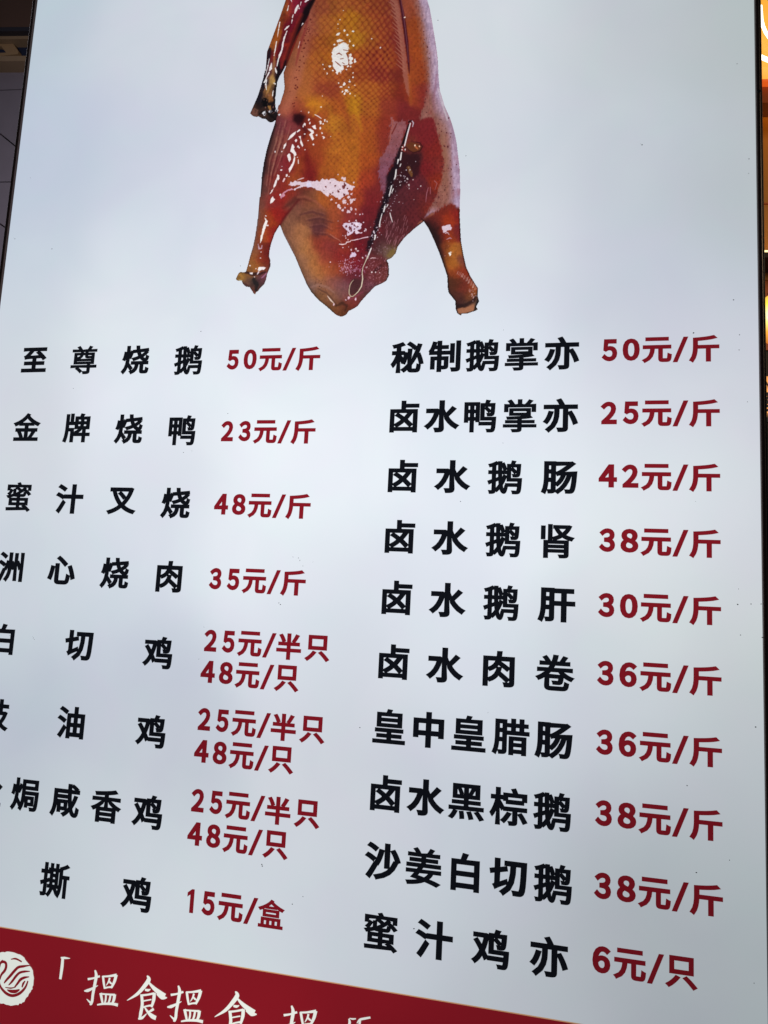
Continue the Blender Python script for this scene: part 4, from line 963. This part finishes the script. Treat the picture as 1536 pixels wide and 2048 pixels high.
quote = [(R9(504, 1516, 498, 1590, 484, 1688), [6, 7, 5.5]), (R9(488, 1516, 520, 1518, 562, 1522), [2.5, 4.5, 1])]
oth = [([(698, 2037), (699.5, 2044), (697, 2056)], [2.5, 5, 4]), ([(699, 2036), (705, 2037.5), (712, 2037)], [1, 3, 2]), ([(714, 2046), (720, 2039), (730, 2036.5), (741, 2034.5)], [1.5, 4, 4, 3.4]), ([(721, 2038), (718, 2052), (712, 2064)], [3, 5, 4])]
lettering('brush_bracket', quote, M_white)
lettering('brush_character', wen, M_white); lettering('brush_character', shi, M_white)
lettering('brush_character', shifted(wen, (192, 1940.5), (358.5, 1971.5)), M_white)
lettering('brush_character', shifted(shi, (295, 1951), (471.5, 1982.5)), M_white)
lettering('brush_character', shifted(wen, (192, 1940.5), (585, 2011.5)), M_white)
lettering('brush_character', oth, M_white)

# emblem: rough-edged white seal with a swan drawn in red
rngE = random.Random(4); c0 = P(16, 1955.5); ang = [i * 2 * math.pi / 90 for i in range(90)]
ex = abs(P(68.5, 1958)[0] - c0[0]); ez = abs(P(16, 1903.5)[1] - c0[1])
pts = []
for i, a_ in enumerate(ang):
    j = 1 + .022 * math.sin(a_ * 5 + 1) + .018 * rngE.uniform(-1, 1) + (.05 * rngE.random() if math.sin(a_) < -.6 else 0)
    pts.append((c0[0] + ex * .985 * j * math.copysign(abs(math.cos(a_)) ** .86, math.cos(a_)), c0[1] + ez * j * math.copysign(abs(math.sin(a_)) ** .9, math.sin(a_))))
layer(pts + [c0], [(i, (i + 1) % 90, 90) for i in range(90)], 'emblem_seal', M_white, -0.0006)
sw = [(R9(0, 1590, 8, 1560, 30, 1548, 50, 1560, 52, 1590, 40, 1620, 15, 1650, 0, 1690), [3, 4, 5.5, 6, 6, 6, 5, 4]), (R9(0, 1566, 10, 1548, 28, 1538), [2, 3, 4]), (R9(90, 1528, 130, 1524, 178, 1548), [1.5, 4, 3]),
      (R9(246, 1576, 190, 1584, 150, 1592, 120, 1620, 90, 1655, 50, 1700, 36, 1720), [1.5, 5, 5.5, 6, 6, 4.5, 2]), (R9(244, 1624, 200, 1626, 160, 1636, 130, 1665, 100, 1705, 72, 1735), [1.5, 4.5, 5, 5.5, 5, 2]),
      (R9(238, 1668, 200, 1674, 168, 1690, 145, 1720, 120, 1752), [1.5, 5, 6, 5, 3]), (R9(206, 1700, 190, 1722, 180, 1752), [2, 5, 3]),
      (R9(60, 1770, 90, 1778, 130, 1776, 160, 1770, 130, 1790, 90, 1790, 62, 1776), [1, 4, 3, 2, 4, 3, 1]), (R9(46, 1752, 90, 1758, 130, 1750), [1.5, 3, 1.5]),
      (R9(-10, 1690, 10, 1750, 55, 1800, 105, 1818, 160, 1800, 205, 1755, 228, 1700), [4, 5, 6, 6, 6, 5, 3]), (R9(-60, 1760, -90, 1700, -90, 1620, -60, 1560, -20, 1528), [4, 4, 4, 4, 2])]
lettering('emblem_swan', sw, M_red, -0.0009)
#</SLOGAN>
#<BACKGROUND>
# ------------------------------------------------------------------ surroundings seen past the two edges of the sign
M_tile = material('grey_cladding', (118, 108, 116), 0.55, 0, .12, 9, .1)
M_joint = material('dark_joint', (30, 27, 30), 0.8)
M_soffit = material('brown_soffit', (82, 56, 44), 0.6, 0, .1, 5)
M_trim = material('dark_metal_trim', (48, 44, 52), 0.5, .3)
M_beige = material('beige_beam', (138, 112, 86), 0.6, 0, .12, 8)
M_navy = material('navy_sign_board', (24, 32, 56), 0.5)
M_tanl = material('tan_sign_letter', (150, 118, 84), 0.5)
M_ground = material('grey_paving', (110, 108, 106), 0.8, 0, .2, 14, .3)
v, f = box(-14, 14, -8, 12, -0.2, 0)
tag(obj('ground', v, f, M_ground), kind='structure')


def slab(name, quad, y, thick, mat, parent, label=None):
    """flat piece with real thickness whose front face, at depth y, spans the photo-measured corners"""
    a = [at(px, py, y) for px, py in quad]; n = len(a)
    vv = a + [(p_[0], y + thick, p_[2]) for p_ in a]
    # counter-clockwise seen from the front is not required
    ff = [tuple(range(n)), tuple(range(2 * n - 1, n - 1, -1))] + [(i, n + i, n + (i + 1) % n, (i + 1) % n) for i in range(n)]
    return obj(name, vv, ff, mat, parent, label)


YL = 2.6
wall = thing('clad_shop_front', 'dim grey clad wall left of the menu sign, in large panels', 'wall')
slab('backing', [(-900, 118), (1440, 112), (1440, 4200), (-900, 4200)], YL + .05, .15, M_joint, wall)
# panels between the joints that show: two level ones, two slanting ones
for q in ([(-900, 130), (110, 124), (110, 175), (-900, 218)], [(-900, 220), (110, 177), (110, 355), (0, 265.5), (-900, 265.5)], [(-900, 267.5), (-2, 267.5), (110, 358), (110, 362.5), (-900, 368)],
          [(-900, 370), (110, 364.5), (110, 521), (0, 446), (-900, 446)], [(-900, 448), (-2, 448), (110, 524), (110, 700), (-900, 700)], [(-900, 702), (110, 702), (110, 1400), (-900, 1400)], [(-900, 1402), (110, 1402), (110, 2300), (-900, 2300)], [(112, 118), (740, 118), (740, 698), (112, 698)], [(742, 118), (1436, 118), (1436, 698), (742, 698)],
          [(112, 701), (740, 701), (740, 1398), (112, 1398)], [(742, 701), (1436, 701), (1436, 1398), (742, 1398)], [(112, 1402), (740, 1402), (740, 2300), (112, 2300)], [(742, 1402), (1436, 1402), (1436, 2300), (742, 2300)]):
    slab('cladding_panel', q, YL, .05, M_tile, wall)
soff = thing('shop_sign_fascia', 'dark fascia with a tan letter on navy, high behind the sign', 'shop sign')
slab('soffit_panel', [(-900, -900), (1440, -900), (1440, 38.5), (-900, 64)], YL - .12, .12, M_soffit, soff)
slab('metal_trim', [(-900, 64.3), (1440, 38.8), (1440, 44.2), (-900, 74)], YL - .14, .1, M_trim, soff)
slab('beam', [(-900, 78), (1440, 45), (1440, 57), (-900, 92)], YL - .1, .1, M_beige, soff)
slab('sign_board', [(-900, 92.3), (1440, 57.3), (1440, 98.7), (-900, 120)], YL - .03, .06, M_navy, soff)
slab('sign_letter', [(0, 82), (14, 81), (24, 84), (37, 103), (36, 108), (0, 112), (-6, 112), (-6, 106), (12, 105), (3, 93), (-6, 92), (-40, 96), (-40, 86)], YL - .06, .028, M_tanl, soff)
slab('beam', [(-900, 120.3), (1440, 99), (1440, 113), (-900, 128)], YL - .1, .1, M_beige, soff)

# warm shop on the right
YR = 3.2
M_glow = material('lit_yellow_sign_face', (120, 80, 40), .5, emit=(252, 176, 62), es=1.0)
M_neon = material('white_neon_tube', (255, 255, 255), .3, emit=(255, 250, 232), es=2.6)
M_orim = material('orange_sign_rim', (150, 60, 20), .5, emit=(235, 96, 30), es=.8)
M_ofasc = material('orange_brown_fascia', (176, 92, 44), .5, 0, .1, 6)
M_owall = material('ochre_shop_wall', (190, 128, 58), .6, 0, .15, 4)
M_dark = material('dark_shop_interior', (34, 24, 22), .7, 0, .3, 5)
M_strip = material('warm_light_strip', (255, 220, 150), .4, emit=(255, 236, 170), es=1.6)
M_strip2 = material('orange_light_strip', (255, 190, 90), .4, emit=(250, 186, 74), es=1.0)
M_globe = material('glowing_globe_glass', (255, 220, 120), .2, emit=(255, 214, 60), es=1.25)
M_osign = material('orange_lit_board', (240, 160, 80), .5, emit=(236, 158, 84), es=.9)
M_blk = material('black_letter', (20, 18, 20), .6)
M_dsign = material('slate_board', (40, 46, 58), .6, 0, .3, 40)
back = thing('shop_back_wall', 'ochre wall of the warmly lit shop right of the sign', 'wall')
slab('wall_face', [(1440, 206), (2300, 206), (2300, 560), (1440, 560)], YR, .1, M_owall, back)
slab('lower_wall', [(1440, 700), (2300, 700), (2300, 2300), (1440, 2300)], YR + .02, .1, M_dark, back)
slab('mid_wall', [(1440, 560), (2300, 560), (2300, 700), (1440, 700)], YR + .01, .1, M_ofasc, back)
slab('wall_seam', [(1440, 405.5), (2300, 402), (2300, 405), (1440, 408.5)], YR - .01, .012, M_ofasc, back)
neon = thing('neon_sign', 'glowing yellow sign with a curved white neon line at the top right', 'neon sign')
slab('sign_face', [(1460, -900), (2200, -900), (2200, 158), (1460, 158)], YR - .35, .12, M_glow, neon)
slab('sign_rim', [(1460, 158.3), (2200, 158.3), (2200, 163), (1460, 163)], YR - .37, .14, M_orim, neon)
slab('fascia_board', [(1460, 163.4), (2200, 163.4), (2200, 205), (1460, 205)], YR - .33, .12, M_ofasc, neon)


def tube(name, pts, r, mat, parent, n=8):
    p_ = np.array(pts, float); t = np.gradient(p_, axis=0); V, Fc = [], []
    for i in range(len(p_)):
        d = t[i] / np.linalg.norm(t[i]); a = np.cross(d, (0, 1, 0)); a /= np.linalg.norm(a); b_ = np.cross(d, a)
        V += [tuple(p_[i] + r * (math.cos(k * 2 * math.pi / n) * a + math.sin(k * 2 * math.pi / n) * b_)) for k in range(n)]
    for i in range(len(p_) - 1):
        Fc += [(i * n + k, i * n + (k + 1) % n, (i + 1) * n + (k + 1) % n, (i + 1) * n + k) for k in range(n)]
    Fc += [tuple(range(n))[::-1], tuple((len(p_) - 1) * n + k for k in range(n))]
    return obj(name, V, Fc, mat, parent, smooth=True)


tube('neon_tube', [at(a, b_, YR - .39) for a, b_ in ((1521, 12), (1522, 24), (1523, 38), (1526, 52), (1531, 64), (1538, 74), (1548, 82), (1562, 88), (1580, 91), (1600, 90))], .0085, M_neon, neon)
tube('neon_tube', [at(a, b_, YR - .39) for a, b_ in ((1500, 96), (1512, 108), (1524, 115), (1536, 120), (1552, 124), (1575, 127), (1600, 127), (1630, 122))], .0105, M_neon, neon)
st = thing('shelf_light', 'thin bright light strips under a dark shelf in the shop', 'light strip')
slab('light_strip', [(1450, 500.5), (2000, 500), (2000, 503.5), (1450, 504)], YR - .12, .03, M_strip, st)
slab('shelf_board', [(1450, 504.3), (2000, 504), (2000, 514), (1450, 515)], YR - .2, .18, M_dark, st)
slab('light_strip', [(1450, 515.5), (2000, 514.5), (2000, 530), (1450, 531)], YR - .1, .03, M_strip2, st)
gl = thing('globe_lamp', 'large glowing yellow globe lamp at the right edge', 'lamp')
cx, cy, cz = at(1552, 638, YR - .5); r = (at(1602, 638, YR - .5)[0] - cx) * 1.0
_nt = M_globe.node_tree; _tc = _nt.nodes.new('ShaderNodeTexCoord'); _sp = _nt.nodes.new('ShaderNodeSeparateXYZ'); _mr = _nt.nodes.new('ShaderNodeMapRange'); _cr = _nt.nodes.new('ShaderNodeValToRGB')
_nt.links.new(_tc.outputs['Object'], _sp.inputs[0]); _nt.links.new(_sp.outputs['Z'], _mr.inputs[0]); _mr.inputs[1].default_value = cz - r * 1.15; _mr.inputs[2].default_value = cz + r * 1.15
_nt.links.new(_mr.outputs[0], _cr.inputs[0]); _nt.links.new(_cr.outputs[0], _nt.nodes['Principled BSDF'].inputs['Emission Color'])
_e = _cr.color_ramp.elements; _e[0].position = 0.0; _e[0].color = (.35, .07, .01, 1); _e[1].position = 1.0; _e[1].color = (.55, .24, .03, 1)
for _p, _c in ((.18, (.75, .3, .03, 1)), (.35, (1, .78, .2, 1)), (.5, (1, .95, .45, 1)), (.7, (.95, .68, .05, 1))):
    _k = _e.new(_p); _k.color = _c
V, Fc = [], []; n, mm = 24, 14
for j in range(mm + 1):
    th = math.pi * j / mm
    for i in range(n): V.append((cx + r * .86 * math.sin(th) * math.cos(2 * math.pi * i / n), cy + r * .86 * math.sin(th) * math.sin(2 * math.pi * i / n), cz + r * 1.15 * math.cos(th)))
for j in range(mm):
    Fc += [(j * n + i, j * n + (i + 1) % n, (j + 1) * n + (i + 1) % n, (j + 1) * n + i) for i in range(n)]
obj('globe_glass', V, Fc, M_globe, gl, smooth=True)
tube('lamp_rod', [(cx, cy, cz + r * 1.1), (cx, cy, cz + r * 1.4), (cx, cy, cz + r * 2.2)], .008, M_blk, gl)
tube('lamp_cup', [(cx, cy, cz + r * 1.0), (cx, cy, cz + r * 1.12), (cx, cy, cz + r * 1.2)], .035, M_blk, gl, 16)
ob = thing('price_board', 'small lit orange board with a black letter, at the right edge', 'sign')
slab('board_face', [(1500, 752), (1700, 750), (1700, 782), (1500, 784)], YR - .3, .03, M_osign, ob)
slab('board_frame', [(1500, 748), (1700, 746), (1700, 749.7), (1500, 751.7)], YR - .31, .04, M_blk, ob)
slab('letter', [(1530.6, 776), (1530.6, 762), (1532.8, 762), (1537.6, 771), (1537.6, 762), (1539.4, 762), (1539.4, 776), (1537.4, 776), (1532.4, 766.5), (1532.4, 776)], YR - .305, .004, M_blk, ob)
db = thing('menu_board', 'dark slate board with orange marks below the orange board', 'sign')
slab('board_face', [(1500, 785), (1700, 783), (1700, 842), (1500, 844)], YR - .3, .03, M_dsign, db)
slab('orange_mark', [(1530, 815), (1545, 815), (1545, 817.2), (1534, 817.2), (1534, 820), (1530, 820)], YR - .304, .003, M_osign, db)
slab('orange_mark', [(1530, 823), (1546, 823), (1546, 826), (1535, 826), (1534, 838), (1531, 838)], YR - .304, .003, M_osign, db)
for a, b_ in ((1533, 792), (1536, 799), (1532, 803), (1535, 808)):
    slab('orange_mark', [(a, b_), (a + 1.2, b_), (a + 1.2, b_ + 1.2), (a, b_ + 1.2)], YR - .304, .003, M_osign, db)
bl_ = thing('counter_light', 'small warm light low in the dark shop', 'light')
slab('light_strip', [(1535, 1070), (1600, 1068), (1600, 1080), (1535, 1082)], YR - .05, .03, M_strip2, bl_)
#</BACKGROUND>
